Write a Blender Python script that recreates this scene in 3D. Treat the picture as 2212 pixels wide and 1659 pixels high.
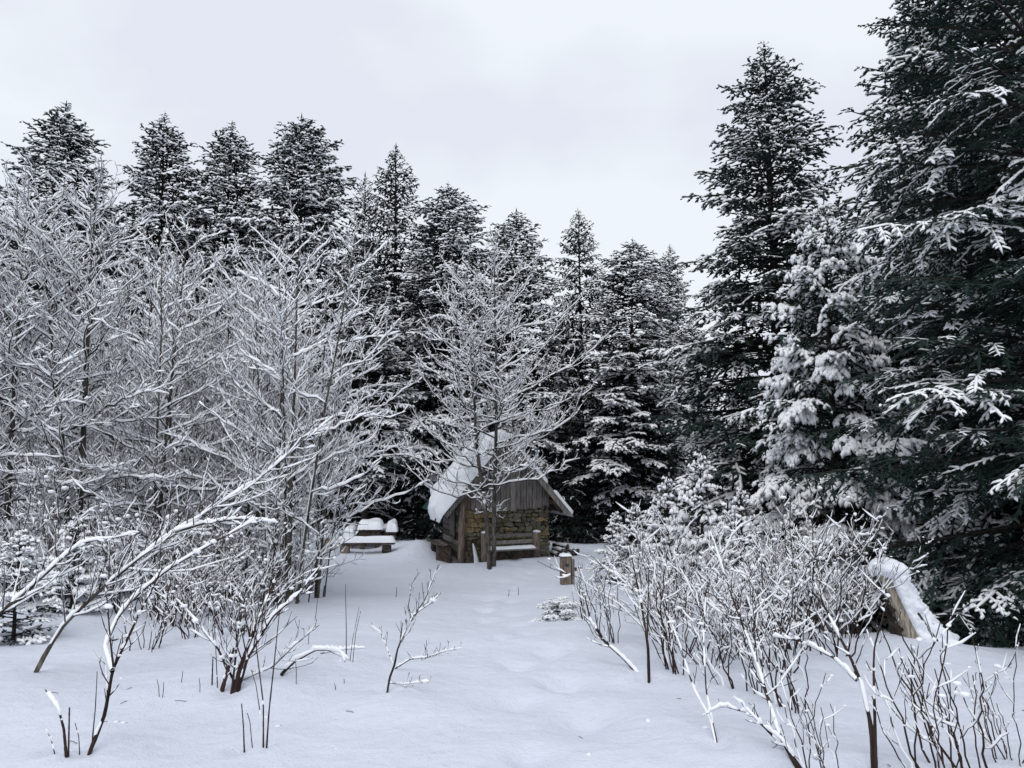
import bpy, math, random
import numpy as np
from mathutils import Vector, Matrix

for o in list(bpy.data.objects):
    bpy.data.objects.remove(o)
S = bpy.context.scene
COL = S.collection
R = math.radians
V3 = lambda *a: np.array(a, float)

# ------------------------------------------------------------------ camera, world, sun, exposure
EYE = 1.65
HORIZON = 1010.0                      # row of the horizon in a 2212 x 1659 picture
FPX, CX, CY = 1659.0, 1106.0, 829.5
PITCH = math.atan((HORIZON - CY) / FPX)
cam = bpy.data.cameras.new('camera')
cam.sensor_width = 36.0
cam.lens = 36.0 * FPX / 2212.0
cam.clip_start, cam.clip_end = 0.05, 3000
cam_ob = bpy.data.objects.new('camera', cam)
COL.objects.link(cam_ob)
cam_ob.location = (0, 0, EYE)
cam_ob.rotation_euler = (R(90) + PITCH, 0, 0)
S.camera = cam_ob

world = bpy.data.worlds.new('World')
S.world = world
world.use_nodes = True
wn, wl = world.node_tree.nodes, world.node_tree.links
wn.clear()
w_out = wn.new('ShaderNodeOutputWorld')
w_bg = wn.new('ShaderNodeBackground')
w_sky = wn.new('ShaderNodeTexSky')
w_sky.sky_type = 'NISHITA'
w_sky.sun_disc = False
SUN_EL, SUN_AZ = R(56), R(195)
w_sky.sun_elevation = SUN_EL
w_sky.sun_rotation = SUN_AZ
w_sky.air_density, w_sky.dust_density = 1.0, 2.0
w_tc = wn.new('ShaderNodeTexCoord')
w_map = wn.new('ShaderNodeMapping')
w_map.inputs['Scale'].default_value = (1.0, 1.0, 1.6)
w_map.inputs['Location'].default_value = (0.35, 0.1, 0.2)
w_noise = wn.new('ShaderNodeTexNoise')
w_noise.inputs['Scale'].default_value = 3.0
w_noise.inputs['Detail'].default_value = 4.0
w_noise.inputs['Roughness'].default_value = 0.45
w_ramp = wn.new('ShaderNodeValToRGB')
w_ramp.color_ramp.elements[0].position = 0.40
w_ramp.color_ramp.elements[0].color = (8.0, 8.35, 9.3, 1)
w_ramp.color_ramp.elements[1].position = 0.55
w_ramp.color_ramp.elements[1].color = (9.0, 9.45, 10.0, 1)
w_mix = wn.new('ShaderNodeMix')
w_mix.data_type = 'RGBA'
w_mix.inputs[0].default_value = 0.95
wl.new(w_tc.outputs['Generated'], w_map.inputs['Vector'])
wl.new(w_map.outputs['Vector'], w_noise.inputs['Vector'])
wl.new(w_noise.outputs['Fac'], w_ramp.inputs['Fac'])
wl.new(w_sky.outputs['Color'], w_mix.inputs[6])
wl.new(w_ramp.outputs['Color'], w_mix.inputs[7])
wl.new(w_mix.outputs[2], w_bg.inputs['Color'])
w_bg.inputs['Strength'].default_value = 0.1
wl.new(w_bg.outputs['Background'], w_out.inputs['Surface'])

sun = bpy.data.lights.new('sun', 'SUN')
sun.energy = 1.3
sun.angle = R(50)
sun.color = (1.0, 0.98, 0.95)
sun_ob = bpy.data.objects.new('sun', sun)
COL.objects.link(sun_ob)
sun_dir = Vector((math.sin(SUN_AZ) * math.cos(SUN_EL), math.cos(SUN_AZ) * math.cos(SUN_EL), math.sin(SUN_EL)))
sun_ob.rotation_euler = (-sun_dir).to_track_quat('-Z', 'Y').to_euler()

S.view_settings.view_transform = 'Standard'
S.view_settings.look = 'None'
S.view_settings.gamma = 1.0
S.view_settings.use_curve_mapping = False
S.view_settings.exposure = 0.0
S.render.engine = 'CYCLES'
S.cycles.max_bounces = 8
S.cycles.diffuse_bounces = 7
S.cycles.adaptive_threshold = 0.025
S.cycles.glossy_bounces = 2
S.cycles.use_denoising = True

# ------------------------------------------------------------------ materials
def node_mat(name):
    m = bpy.data.materials.new(name)
    m.use_nodes = True
    nt = m.node_tree
    b = nt.nodes['Principled BSDF']
    return m, nt, b

def mat_noise(name, c0, c1, scale=5.0, rough=0.9, stretch=(1, 1, 1), detail=6, bump=0.0, bscale=None, bdist=0.02,
              pos=(0.35, 0.65), rnd=0.0, coord='Object', c2=None, c2_scale=3.0, c2_pos=(0.55, 0.62), spec=0.15):
    """two colours mixed by noise, an optional third in patches, random value shift for each object"""
    m, nt, b = node_mat(name)
    n, l = nt.nodes, nt.links
    tc = n.new('ShaderNodeTexCoord')
    mp = n.new('ShaderNodeMapping')
    mp.inputs['Scale'].default_value = stretch
    oi = n.new('ShaderNodeObjectInfo')
    l.new(tc.outputs[coord], mp.inputs['Vector'])
    off = n.new('ShaderNodeVectorMath'); off.operation = 'MULTIPLY_ADD'
    cmb = n.new('ShaderNodeCombineXYZ')
    for i in range(3):
        l.new(oi.outputs['Random'], cmb.inputs[i])
    off.inputs[1].default_value = (37.0, 91.0, 53.0)
    l.new(cmb.outputs[0], off.inputs[0])
    l.new(mp.outputs['Vector'], off.inputs[2])
    tx = n.new('ShaderNodeTexNoise')
    tx.inputs['Scale'].default_value = scale
    tx.inputs['Detail'].default_value = detail
    l.new(off.outputs[0], tx.inputs['Vector'])
    rp = n.new('ShaderNodeValToRGB')
    rp.color_ramp.elements[0].position, rp.color_ramp.elements[1].position = pos
    rp.color_ramp.elements[0].color = (*c0, 1)
    rp.color_ramp.elements[1].color = (*c1, 1)
    l.new(tx.outputs['Fac'], rp.inputs['Fac'])
    col = rp.outputs['Color']
    if c2 is not None:
        t2 = n.new('ShaderNodeTexNoise')
        t2.inputs['Scale'].default_value = c2_scale
        t2.inputs['Detail'].default_value = 5
        l.new(off.outputs[0], t2.inputs['Vector'])
        r2 = n.new('ShaderNodeMapRange')
        r2.inputs[1].default_value, r2.inputs[2].default_value = c2_pos
        l.new(t2.outputs['Fac'], r2.inputs[0])
        mx = n.new('ShaderNodeMix'); mx.data_type = 'RGBA'
        l.new(r2.outputs[0], mx.inputs[0])
        l.new(col, mx.inputs[6])
        mx.inputs[7].default_value = (*c2, 1)
        col = mx.outputs[2]
    if rnd > 0:
        hs = n.new('ShaderNodeHueSaturation')
        mr = n.new('ShaderNodeMapRange')
        mr.inputs[3].default_value, mr.inputs[4].default_value = 1 - rnd, 1 + rnd
        l.new(oi.outputs['Random'], mr.inputs[0])
        l.new(mr.outputs[0], hs.inputs['Value'])
        l.new(col, hs.inputs['Color'])
        col = hs.outputs['Color']
    l.new(col, b.inputs['Base Color'])
    b.inputs['Roughness'].default_value = rough
    b.inputs['Specular IOR Level'].default_value = spec
    if bump > 0:
        tb = n.new('ShaderNodeTexNoise')
        tb.inputs['Scale'].default_value = bscale or scale * 3
        tb.inputs['Detail'].default_value = 5
        l.new(off.outputs[0], tb.inputs['Vector'])
        bp = n.new('ShaderNodeBump')
        bp.inputs['Strength'].default_value = bump
        bp.inputs['Distance'].default_value = bdist
        l.new(tb.outputs['Fac'], bp.inputs['Height'])
        l.new(bp.outputs['Normal'], b.inputs['Normal'])
    return m

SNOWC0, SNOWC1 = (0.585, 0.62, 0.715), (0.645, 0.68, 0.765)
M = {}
BRIGHT0, BRIGHT1 = (0.87, 0.885, 0.915), (0.92, 0.93, 0.95)  # same snow as the ground, lightened in colour to offset shade among twigs
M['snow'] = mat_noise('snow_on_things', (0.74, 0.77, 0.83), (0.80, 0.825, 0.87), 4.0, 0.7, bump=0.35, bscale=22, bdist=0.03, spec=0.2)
M['twig_snow'] = mat_noise('snow_on_twigs', BRIGHT0, BRIGHT1, 4.0, 0.7, spec=0.2)
M['needle'] = mat_noise('fir_needles', (0.007, 0.014, 0.014), (0.019, 0.031, 0.029), 1.6, 0.75, rnd=0.25, spec=0.2)
M['needle_near'] = mat_noise('near_fir_needles', (0.007, 0.016, 0.014), (0.022, 0.042, 0.033), 2.2, 0.7, rnd=0.1, spec=0.25)
M['fir_bark'] = mat_noise('fir_bark', (0.018, 0.015, 0.014), (0.05, 0.043, 0.038), 9, 0.95, stretch=(1, 1, 0.25), bump=0.6, bscale=20)
M['bark'] = mat_noise('grey_bark', (0.028, 0.023, 0.020), (0.10, 0.090, 0.078), 10, 0.95, stretch=(1, 1, 0.4), bump=0.6, bscale=24,
                      c2=(0.16, 0.165, 0.135), c2_scale=7, c2_pos=(0.60, 0.68))
M['pale_bark'] = mat_noise('pale_lichened_bark', (0.035, 0.031, 0.028), (0.115, 0.105, 0.094), 9, 0.95, stretch=(1, 1, 0.5), bump=0.6, bscale=24,
                           c2=(0.21, 0.21, 0.185), c2_scale=8, c2_pos=(0.60, 0.68))
M['twig'] = mat_noise('dark_twig', (0.022, 0.017, 0.016), (0.055, 0.042, 0.037), 6, 0.9)
M['red_twig'] = mat_noise('red_brown_twig', (0.020, 0.013, 0.012), (0.055, 0.034, 0.029), 6, 0.85, rnd=0.2)
M['wood_dark'] = mat_noise('weathered_grey_board', (0.085, 0.077, 0.073), (0.27, 0.25, 0.235), 6, 0.95, stretch=(9, 9, 0.7), rnd=0.35, bump=0.5, bscale=10)
M['wood_brown'] = mat_noise('weathered_brown_log', (0.085, 0.066, 0.053), (0.25, 0.20, 0.165), 5, 0.92, stretch=(7, 7, 0.8), rnd=0.2, bump=0.5, bscale=10)
M['wood_beam'] = mat_noise('dark_brown_beam', (0.032, 0.025, 0.021), (0.11, 0.088, 0.072), 6, 0.95, stretch=(2, 2, 2), rnd=0.25, bump=0.4, bscale=15)
M['pink_board'] = mat_noise('newer_pinkish_board', (0.11, 0.072, 0.060), (0.19, 0.13, 0.11), 6, 0.95, stretch=(9, 9, 0.7))
M['stone'] = mat_noise('dark_field_stone', (0.055, 0.053, 0.046), (0.20, 0.185, 0.145), 7, 0.95, rnd=0.45, bump=0.7, bscale=18,
                       c2=(0.10, 0.10, 0.055), c2_scale=5, c2_pos=(0.58, 0.68))
M['stone_ochre'] = mat_noise('ochre_stone', (0.15, 0.108, 0.055), (0.36, 0.275, 0.155), 8, 0.95, rnd=0.3, bump=0.7, bscale=18,
                             c2=(0.05, 0.045, 0.032), c2_scale=6, c2_pos=(0.55, 0.62))
M['stone_moss'] = mat_noise('mossy_stone', (0.085, 0.082, 0.05), (0.22, 0.205, 0.115), 8, 0.95, rnd=0.3, bump=0.7, bscale=18,
                            c2=(0.035, 0.033, 0.030), c2_scale=6, c2_pos=(0.52, 0.6))
M['mortar'] = mat_noise('dark_mortar', (0.018, 0.017, 0.014), (0.055, 0.048, 0.036), 9, 0.98, bump=0.8, bscale=25)
M['teal_metal'] = mat_noise('teal_roof_sheet', (0.016, 0.050, 0.048), (0.026, 0.075, 0.070), 4, 0.45, spec=0.4)
M['pipe'] = mat_noise('dark_teal_pipe', (0.014, 0.030, 0.034), (0.028, 0.050, 0.054), 6, 0.5, spec=0.4)
M['stump_wood'] = mat_noise('bare_stump_wood', (0.14, 0.122, 0.10), (0.40, 0.35, 0.285), 5, 0.95, stretch=(9, 9, 1.2), bump=0.7, bscale=9,
                            c2=(0.26, 0.145, 0.045), c2_scale=2.2, c2_pos=(0.64, 0.70))
M['stump_bark'] = mat_noise('dark_stump_bark', (0.014, 0.012, 0.011), (0.06, 0.05, 0.042), 8, 0.95, bump=1.0, bscale=14)

# the snow ground, with needle litter where the firs keep the snow off
m, nt, b = node_mat('snow_cover')
n, l = nt.nodes, nt.links
geo = n.new('ShaderNodeNewGeometry')
t1 = n.new('ShaderNodeTexNoise'); t1.inputs['Scale'].default_value = 0.9; t1.inputs['Detail'].default_value = 5
t2 = n.new('ShaderNodeTexNoise'); t2.inputs['Scale'].default_value = 6.0; t2.inputs['Detail'].default_value = 5
t3 = n.new('ShaderNodeTexNoise'); t3.inputs['Scale'].default_value = 55.0; t3.inputs['Detail'].default_value = 4
for t in (t1, t2, t3):
    l.new(geo.outputs['Position'], t.inputs['Vector'])
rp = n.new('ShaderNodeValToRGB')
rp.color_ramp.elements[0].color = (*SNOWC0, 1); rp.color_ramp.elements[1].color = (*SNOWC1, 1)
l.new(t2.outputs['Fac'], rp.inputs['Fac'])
sep = n.new('ShaderNodeSeparateXYZ'); l.new(geo.outputs['Position'], sep.inputs[0])
mr = n.new('ShaderNodeMapRange'); mr.inputs[1].default_value = 30.5; mr.inputs[2].default_value = 33.5
l.new(sep.outputs['Y'], mr.inputs[0])
ad = n.new('ShaderNodeMath'); ad.operation = 'MULTIPLY_ADD'
l.new(t1.outputs['Fac'], ad.inputs[0]); ad.inputs[1].default_value = 1.4; ad.inputs[2].default_value = -0.45
mu = n.new('ShaderNodeMath'); mu.operation = 'MULTIPLY'; mu.use_clamp = True
l.new(ad.outputs[0], mu.inputs[0]); l.new(mr.outputs[0], mu.inputs[1])
st = n.new('ShaderNodeMapRange'); st.inputs[1].default_value = 0.10; st.inputs[2].default_value = 0.2
l.new(mu.outputs[0], st.inputs[0])
mx = n.new('ShaderNodeMix'); mx.data_type = 'RGBA'
l.new(st.outputs[0], mx.inputs[0]); l.new(rp.outputs['Color'], mx.inputs[6]); mx.inputs[7].default_value = (0.022, 0.017, 0.013, 1)
l.new(mx.outputs[2], b.inputs['Base Color'])
b.inputs['Roughness'].default_value = 0.65; b.inputs['Specular IOR Level'].default_value = 0.2
bp1 = n.new('ShaderNodeBump'); bp1.inputs['Strength'].default_value = 0.7; bp1.inputs['Distance'].default_value = 0.045
l.new(t2.outputs['Fac'], bp1.inputs['Height'])
bp2 = n.new('ShaderNodeBump'); bp2.inputs['Strength'].default_value = 0.7; bp2.inputs['Distance'].default_value = 0.012
l.new(t3.outputs['Fac'], bp2.inputs['Height']); l.new(bp1.outputs['Normal'], bp2.inputs['Normal'])
l.new(bp2.outputs['Normal'], b.inputs['Normal'])
M['ground'] = m

# ------------------------------------------------------------------ mesh helpers
TRIS = [0]
def mesh_from(name, verts, polys, mat, smooth=True):
    """polys: list of int arrays (k, 3) or (k, 4)"""
    me = bpy.data.meshes.new(name)
    verts = np.asarray(verts, np.float32).reshape(-1, 3)
    polys = [np.asarray(p, np.int32) for p in polys if len(p)]
    nl = sum(p.size for p in polys); npoly = sum(len(p) for p in polys)
    me.vertices.add(len(verts)); me.vertices.foreach_set('co', verts.ravel())
    me.loops.add(nl); me.loops.foreach_set('vertex_index', np.concatenate([p.ravel() for p in polys]))
    me.polygons.add(npoly)
    tot = np.concatenate([np.full(len(p), p.shape[1], np.int32) for p in polys])
    start = np.concatenate([[0], np.cumsum(tot)[:-1]]).astype(np.int32)
    me.polygons.foreach_set('loop_start', start)
    me.polygons.foreach_set('loop_total', tot)
    me.polygons.foreach_set('use_smooth', np.full(npoly, smooth))
    me.update(calc_edges=True)
    me.validate()
    if mat is not None:
        me.materials.append(M[mat] if isinstance(mat, str) else mat)
    TRIS[0] += int((tot - 2).sum())
    return me

def obj(name, me, parent=None, loc=(0, 0, 0), rot=(0, 0, 0), scale=(1, 1, 1)):
    o = bpy.data.objects.new(name, me)
    COL.objects.link(o)
    o.parent = parent
    o.location, o.rotation_euler, o.scale = loc, rot, scale
    return o

def tag(o, label=None, cat=None, group=None, kind=None):
    if label: o['label'] = label
    if cat: o['category'] = cat
    if group: o['group'] = group
    if kind: o['kind'] = kind
    return o

def thing(name, label, cat, loc=(0, 0, 0), rz=0.0, group=None):
    return tag(obj(name, None, None, tuple(loc), (0, 0, rz)), label, cat, group)

class MB:
    """collects vertices and faces of one mesh"""
    def __init__(self):
        self.v, self.p, self.n = [], [], 0
    def add(self, verts, polys):
        verts = np.asarray(verts, np.float32).reshape(-1, 3)
        self.v.append(verts)
        for p in polys:
            if len(p): self.p.append(np.asarray(p, np.int32) + self.n)
        self.n += len(verts)
        return self
    def build(self, name, mat, smooth=True):
        by = {}
        for p in self.p: by.setdefault(p.shape[1], []).append(p)
        return mesh_from(name, np.concatenate(self.v), [np.concatenate(x) for x in by.values()], mat, smooth)

def unit(a):
    return a / np.maximum(np.linalg.norm(a, axis=-1, keepdims=True), 1e-9)

def ring_faces(m, n, k):
    i = np.arange(m)[:, None, None]; j = np.arange(n - 1)[None, :, None]; a = np.arange(k)[None, None, :]
    base = (i * n + j) * k; a2 = (a + 1) % k
    q = np.stack(np.broadcast_arrays(base + a, base + a2, base + k + a2, base + k + a), -1)
    return q.reshape(-1, 4)

def frames(P):
    T = np.empty_like(P)
    T[:, 1:-1] = P[:, 2:] - P[:, :-2]; T[:, 0] = P[:, 1] - P[:, 0]; T[:, -1] = P[:, -1] - P[:, -2]
    return unit(T)

def tubes(mb, P, Rr, k=3):
    """P (m, n, 3), Rr (m, n): round tubes"""
    if len(P) == 0: return
    T = frames(P)
    mean = unit(P[:, -1] - P[:, 0])
    ref = np.where(np.abs(mean[:, 2:3]) > 0.8, V3(1, 0.13, 0), V3(0, 0.02, 1))[:, None, :]
    s = unit(np.cross(T, ref)); u = np.cross(s, T)
    a = np.arange(k) * 2 * math.pi / k
    ring = P[:, :, None] + Rr[:, :, None, None] * (np.cos(a)[:, None] * s[:, :, None] + np.sin(a)[:, None] * u[:, :, None])
    mb.add(ring.reshape(-1, 3), [ring_faces(*P.shape[:2], k)])

WIND = V3(-0.55, -0.5, 0)
def snow_tubes(mb, rng, P, Rr, extra, thick, k=5, gap=0.15, side=0.10):
    """snow lying along branches: wide and thick where the branch runs level, thin where it stands up"""
    if len(P) == 0: return
    m, n = P.shape[:2]
    T = frames(P)
    up = V3(0, 0, 1) + 0.16 * WIND
    u = unit(up - (T @ up)[..., None] * T)
    s = np.cross(T, u)
    h = np.sqrt(np.clip(1 - T[..., 2] ** 2, 0, 1))
    noise = rng.uniform(0.4, 1.6, (m, n))
    f = rng.random((m, n + 2))
    f = (f[:, :-2] + f[:, 1:-1] * 1.2 + f[:, 2:]) / 3.2 if n > 6 else f[:, 1:-1]
    spread = 1.7 if n > 6 else 1.0
    f = (f - 0.5) * spread + 0.5
    on = np.where(f < gap + np.clip(0.62 - h, 0, 1) * 1.5, 0.0, 1.0)
    lvl = (h ** 1.2 * (1 - side) + side) * noise * on
    end = np.ones(n); end[0] = 0.6; end[-1] = 0.35
    lvl = lvl * end
    W = np.where(lvl > 0.02, Rr * 0.85 + extra * np.minimum(lvl, 1), Rr * 0.3)
    H = np.where(lvl > 0.02, Rr * 0.5 + thick * lvl, Rr * 0.1)
    B0 = np.where(lvl > 0.02, Rr * 0.40, 0.0)
    if k == 5:
        prof = [(-1, 0.0), (-0.72, 0.66), (0, 1), (0.72, 0.66), (1, 0.0)]
    elif k == 4:
        prof = [(-1, 0.0), (-0.45, 0.9), (0.45, 0.95), (1, 0.0)]
    else:
        prof = [(-1, 0.0), (0, 1), (1, 0.0)]
    ring = np.stack([P + (W * a)[..., None] * s + (H * b + B0)[..., None] * u for a, b in prof], 2)
    mb.add(ring.reshape(-1, 3), [ring_faces(m, n, len(prof))])

def ico(sub):
    t = (1 + 5 ** 0.5) / 2
    v = [(-1, t, 0), (1, t, 0), (-1, -t, 0), (1, -t, 0), (0, -1, t), (0, 1, t), (0, -1, -t), (0, 1, -t), (t, 0, -1), (t, 0, 1), (-t, 0, -1), (-t, 0, 1)]
    f = [(0, 11, 5), (0, 5, 1), (0, 1, 7), (0, 7, 10), (0, 10, 11), (1, 5, 9), (5, 11, 4), (11, 10, 2), (10, 7, 6), (7, 1, 8),
         (3, 9, 4), (3, 4, 2), (3, 2, 6), (3, 6, 8), (3, 8, 9), (4, 9, 5), (2, 4, 11), (6, 2, 10), (8, 6, 7), (9, 8, 1)]
    v = [np.array(x) / np.linalg.norm(x) for x in v]
    for _ in range(sub):
        cache, nf = {}, []
        def mid(a, b):
            key = (min(a, b), max(a, b))
            if key not in cache:
                x = v[a] + v[b]; v.append(x / np.linalg.norm(x)); cache[key] = len(v) - 1
            return cache[key]
        for a, b, c in f:
            ab, bc, ca = mid(a, b), mid(b, c), mid(c, a)
            nf += [(a, ab, ca), (b, bc, ab), (c, ca, bc), (ab, bc, ca)]
        f = nf
    return np.array(v), np.array(f)
ICO = [ico(0), ico(1), ico(2)]

def blobs(mb, rng, C, size, sub=1, squash=0.75, amp=0.18):
    if len(C) == 0: return
    v, f = ICO[sub]
    size = np.broadcast_to(np.asarray(size, float), (len(C),))
    r = 1 + rng.uniform(-amp, amp, (len(C), len(v), 1))
    lo, hi = (0.85, 1.25) if sub == 2 else (0.55, 1.6)
    sc = np.stack([rng.uniform(lo, hi, len(C)), rng.uniform(lo, hi, len(C)), squash * (np.ones(len(C)) if sub == 2 else rng.uniform(0.6, 1.15, len(C)))], -1)
    vv = C[:, None] + v[None] * r * sc[:, None] * size[:, None, None]
    ff = f[None] + (np.arange(len(C)) * len(v))[:, None, None]
    mb.add(vv.reshape(-1, 3), [ff.reshape(-1, 3)])

def box_mesh(name, sx, sy, sz, mat, bevel=0.01, jit=0.0, seed=0, origin=(0, 0, 0)):
    """box with chamfered edges (24 corner vertices), origin at the middle of its base by default"""
    rng = np.random.default_rng(seed)
    c = np.array([(x, y, z) for x in (-1, 1) for y in (-1, 1) for z in (-1, 1)], float)
    h = np.array([sx, sy, sz]) / 2
    verts, idx = [], {}
    b = min(bevel, h.min() * 0.6)
    j = rng.uniform(-jit, jit, (8, 3))
    for ci, s in enumerate(c):
        for ax in range(3):
            p = s * (h - b); p[ax] = s[ax] * h[ax]
            idx[(ci, ax)] = len(verts); verts.append(p + j[ci])
    ci_of = {tuple(s.astype(int)): i for i, s in enumerate(c)}
    q, tr = [], []
    for ax in range(3):
        o1, o2 = [a for a in range(3) if a != ax]
        for sg in (-1, 1):
            ring = []
            for a, bb in ((-1, -1), (1, -1), (1, 1), (-1, 1)):
                k = [0, 0, 0]; k[ax] = sg; k[o1] = a; k[o2] = bb
                ring.append(idx[(ci_of[tuple(k)], ax)])
            q.append(ring)
        for a in (-1, 1):
            for bb in (-1, 1):
                k0 = [0, 0, 0]; k0[ax] = -1; k0[o1] = a; k0[o2] = bb
                k1 = list(k0); k1[ax] = 1
                i0, i1 = ci_of[tuple(k0)], ci_of[tuple(k1)]
                q.append([idx[(i0, o1)], idx[(i1, o1)], idx[(i1, o2)], idx[(i0, o2)]])
    for i in range(8):
        tr.append([idx[(i, 0)], idx[(i, 1)], idx[(i, 2)]])
    verts = np.array(verts) + np.array(origin) + np.array([0, 0, sz / 2 if origin == (0, 0, 0) else 0])
    # orient outward
    cen = verts.mean(0)
    def orient(fs):
        out = []
        for f in fs:
            p = verts[f]
            nrm = np.cross(p[1] - p[0], p[2] - p[0])
            out.append(f if np.dot(nrm, p.mean(0) - cen) > 0 else f[::-1])
        return np.array(out)
    return mesh_from(name, verts, [orient(q), orient(tr)], mat, smooth=False)

def lathe(prof, k=12, wob=0.0, seed=0):
    """prof [(r, z)...] -> verts, quads, caps"""
    rng = np.random.default_rng(seed)
    a = np.arange(k) * 2 * math.pi / k
    w = 1 + rng.uniform(-wob, wob, k)
    v = np.array([[(r * w[i] * math.cos(a[i]), r * w[i] * math.sin(a[i]), z) for i in range(k)] for r, z in prof])
    n = len(prof)
    polys = [ring_faces(1, n, k)]
    vv = v.reshape(-1, 3)
    top = len(vv)
    vv = np.vstack([vv, [[0, 0, prof[-1][1]]], [[0, 0, prof[0][1]]]])
    polys.append(np.array([((n - 1) * k + i, (n - 1) * k + (i + 1) % k, top) for i in range(k)]))
    polys.append(np.array([((i + 1) % k, i, top + 1) for i in range(k)]))
    return vv, polys

def snow_pad(name, sx, sy, h, nx=10, ny=10, seed=0, over=0.04, edge=0.10, mat='snow'):
    """cushion of snow on a rectangular top: rounded rim, soft crown"""
    rng = np.random.default_rng(seed)
    gx = np.linspace(-1, 1, nx); gy = np.linspace(-1, 1, ny)
    X, Y = np.meshgrid(gx, gy, indexing='ij')
    ex = np.clip((1 - np.abs(X)) * sx / 2 / edge, 0, 1); ey = np.clip((1 - np.abs(Y)) * sy / 2 / edge, 0, 1)
    e = np.sqrt(np.clip(1 - (1 - ex) ** 2, 0, 1)) * np.sqrt(np.clip(1 - (1 - ey) ** 2, 0, 1))
    ph = rng.uniform(0, 6.28, 4)
    nz = 1 + 0.10 * np.sin(X * 2.6 + ph[0]) * np.cos(Y * 2.1 + ph[1]) + 0.05 * np.sin(X * 6 + Y * 5 + ph[2])
    Z = h * e * nz
    wob = 1 + 0.03 * np.sin(3 * X + 2 * Y + ph[3])
    top = np.stack([X * (sx / 2 + over * 0.5) * wob, Y * (sy / 2 + over * 0.5) * wob, Z], -1)
    rim = np.abs(X) + 0 * Y
    bul = np.where((ex < 0.01) | (ey < 0.01), 1.0, 0.0)
    top[..., 2] = np.where(bul > 0, 0.0, top[..., 2])
    i = np.arange(nx - 1)[:, None]; j = np.arange(ny - 1)[None]
    q = np.stack(np.broadcast_arrays(i * ny + j, (i + 1) * ny + j, (i + 1) * ny + j + 1, i * ny + j + 1), -1).reshape(-1, 4)
    v = top.reshape(-1, 3)
    # bottom
    c = [0, (nx - 1) * ny, nx * ny - 1, ny - 1]
    return mesh_from(name, v, [q, np.array([c[::-1]])], mat)

# ------------------------------------------------------------------ pixels to places
cp, sp_ = math.cos(PITCH), math.sin(PITCH)
def ray(u, v):
    a, b = (u - CX) / FPX, (CY - v) / FPX
    return V3(a, cp - b * sp_, sp_ + b * cp)
def at(u, v, d):
    r = ray(u, v)
    return r * (d / r[1]) + V3(0, 0, EYE)

def sstep(a, b, x):
    t = np.clip((x - a) / (b - a), 0, 1)
    return t * t * (3 - 2 * t)

_g = np.random.default_rng(5)
_W = [( _g.normal(0, 1, 2), _g.uniform(0, 6.28)) for _ in range(26)]
HUT_X, HUT_Y, HUT_RZ = -0.22, 24.2, R(15)
STEPS = []
def gz(x, y):
    """height of the snow"""
    x = np.asarray(x, float); y = np.asarray(y, float)
    z = -1.25 * sstep(2.0, 26.0, y)
    amp = [0.10] * 4 + [0.045] * 6 + [0.018] * 8 + [0.008] * 8
    frq = [0.22] * 4 + [0.6] * 6 + [1.5] * 8 + [3.6] * 8
    for (w, ph), a, f in zip(_W, amp, frq):
        z = z + a * 0.55 * np.sin(f * (w[0] * x + w[1] * y) + ph)
    # ground falls away behind the rise on the right
    z = z - 1.1 * sstep(9.2, 12.5, y) * sstep(3.6, 5.6, x - 0.12 * (y - 9)) * (1 - 0.75 * sstep(22, 32, y))
    z = z + 0.16 * np.exp(-((x - 4.3) / 0.9) ** 2 - ((y - 8.6) / 0.8) ** 2)
    # low rise on the left
    z = z + 0.25 * sstep(-4, -9, x) * sstep(4, 12, y)
    # heap of snow beside the hut
    z = z + 0.42 * np.exp(-((x + 3.05) / 0.62) ** 2 - ((y - 25.6) / 1.2) ** 2) + 0.25 * np.exp(-((x + 4.0) / 0.6) ** 2 - ((y - 26.6) / 0.9) ** 2)
    # swept hollow round the hut
    c, s = math.cos(HUT_RZ), math.sin(HUT_RZ)
    lx = c * (x - HUT_X) + s * (y - HUT_Y); ly = -s * (x - HUT_X) + c * (y - HUT_Y)
    dd = np.maximum(np.abs(lx) - 1.45, np.abs(ly - 1.6) - 1.6)
    z = z - 0.22 * (1 - sstep(-0.2, 0.7, dd)) * sstep(-1.2, 0.6, -ly - 0.0 + 0.6)
    # mound in front, left of the trail
    z = z + 0.13 * np.exp(-((x + 1.9) / 0.9) ** 2 - ((y - 6.6) / 0.7) ** 2) + 0.08 * np.exp(-((x + 0.9) / 0.5) ** 2 - ((y - 5.7) / 0.5) ** 2)
    # half-filled footprints leading to the hut
    for fx, fy, fr, fd in STEPS:
        z = z - fd * np.exp(-((x - fx) / fr) ** 2 - ((y - fy) / (fr * 1.5)) ** 2) 
    return z
for k in range(34):
    yy = 3.4 + k * 0.62
    STEPS.append((0.02 + 0.32 * math.sin(yy * 0.35) + (0.17 if k % 2 else -0.17) + _g.normal(0, 0.05), yy + _g.normal(0, 0.08), _g.uniform(0.11, 0.16), _g.uniform(0.065, 0.125)))
for k in range(10):
    STEPS.append((-1.2 + k * 0.36 + _g.normal(0, 0.1), 8.5 + k * 0.25 + _g.normal(0, .2), 0.16, _g.uniform(0.03, 0.05)))
for k in range(26):
    STEPS.append((_g.uniform(-3.5, 3.2), _g.uniform(3.6, 12), _g.uniform(0.10, 0.4), _g.uniform(-0.035, 0.03)))

def on_ground(u, v):
    """where the ray through a pixel meets the snow"""
    r = ray(u, v)
    t, prev = 2.0, 2.0
    while t < 80:
        p = r * t + V3(0, 0, EYE)
        if p[2] < gz(p[0], p[1]): break
        prev = t; t += 0.1
    lo, hi = prev, t
    for _ in range(20):
        mid = (lo + hi) / 2; p = r * mid + V3(0, 0, EYE)
        if p[2] < gz(p[0], p[1]): hi = mid
        else: lo = mid
    return r * hi + V3(0, 0, EYE)

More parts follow.
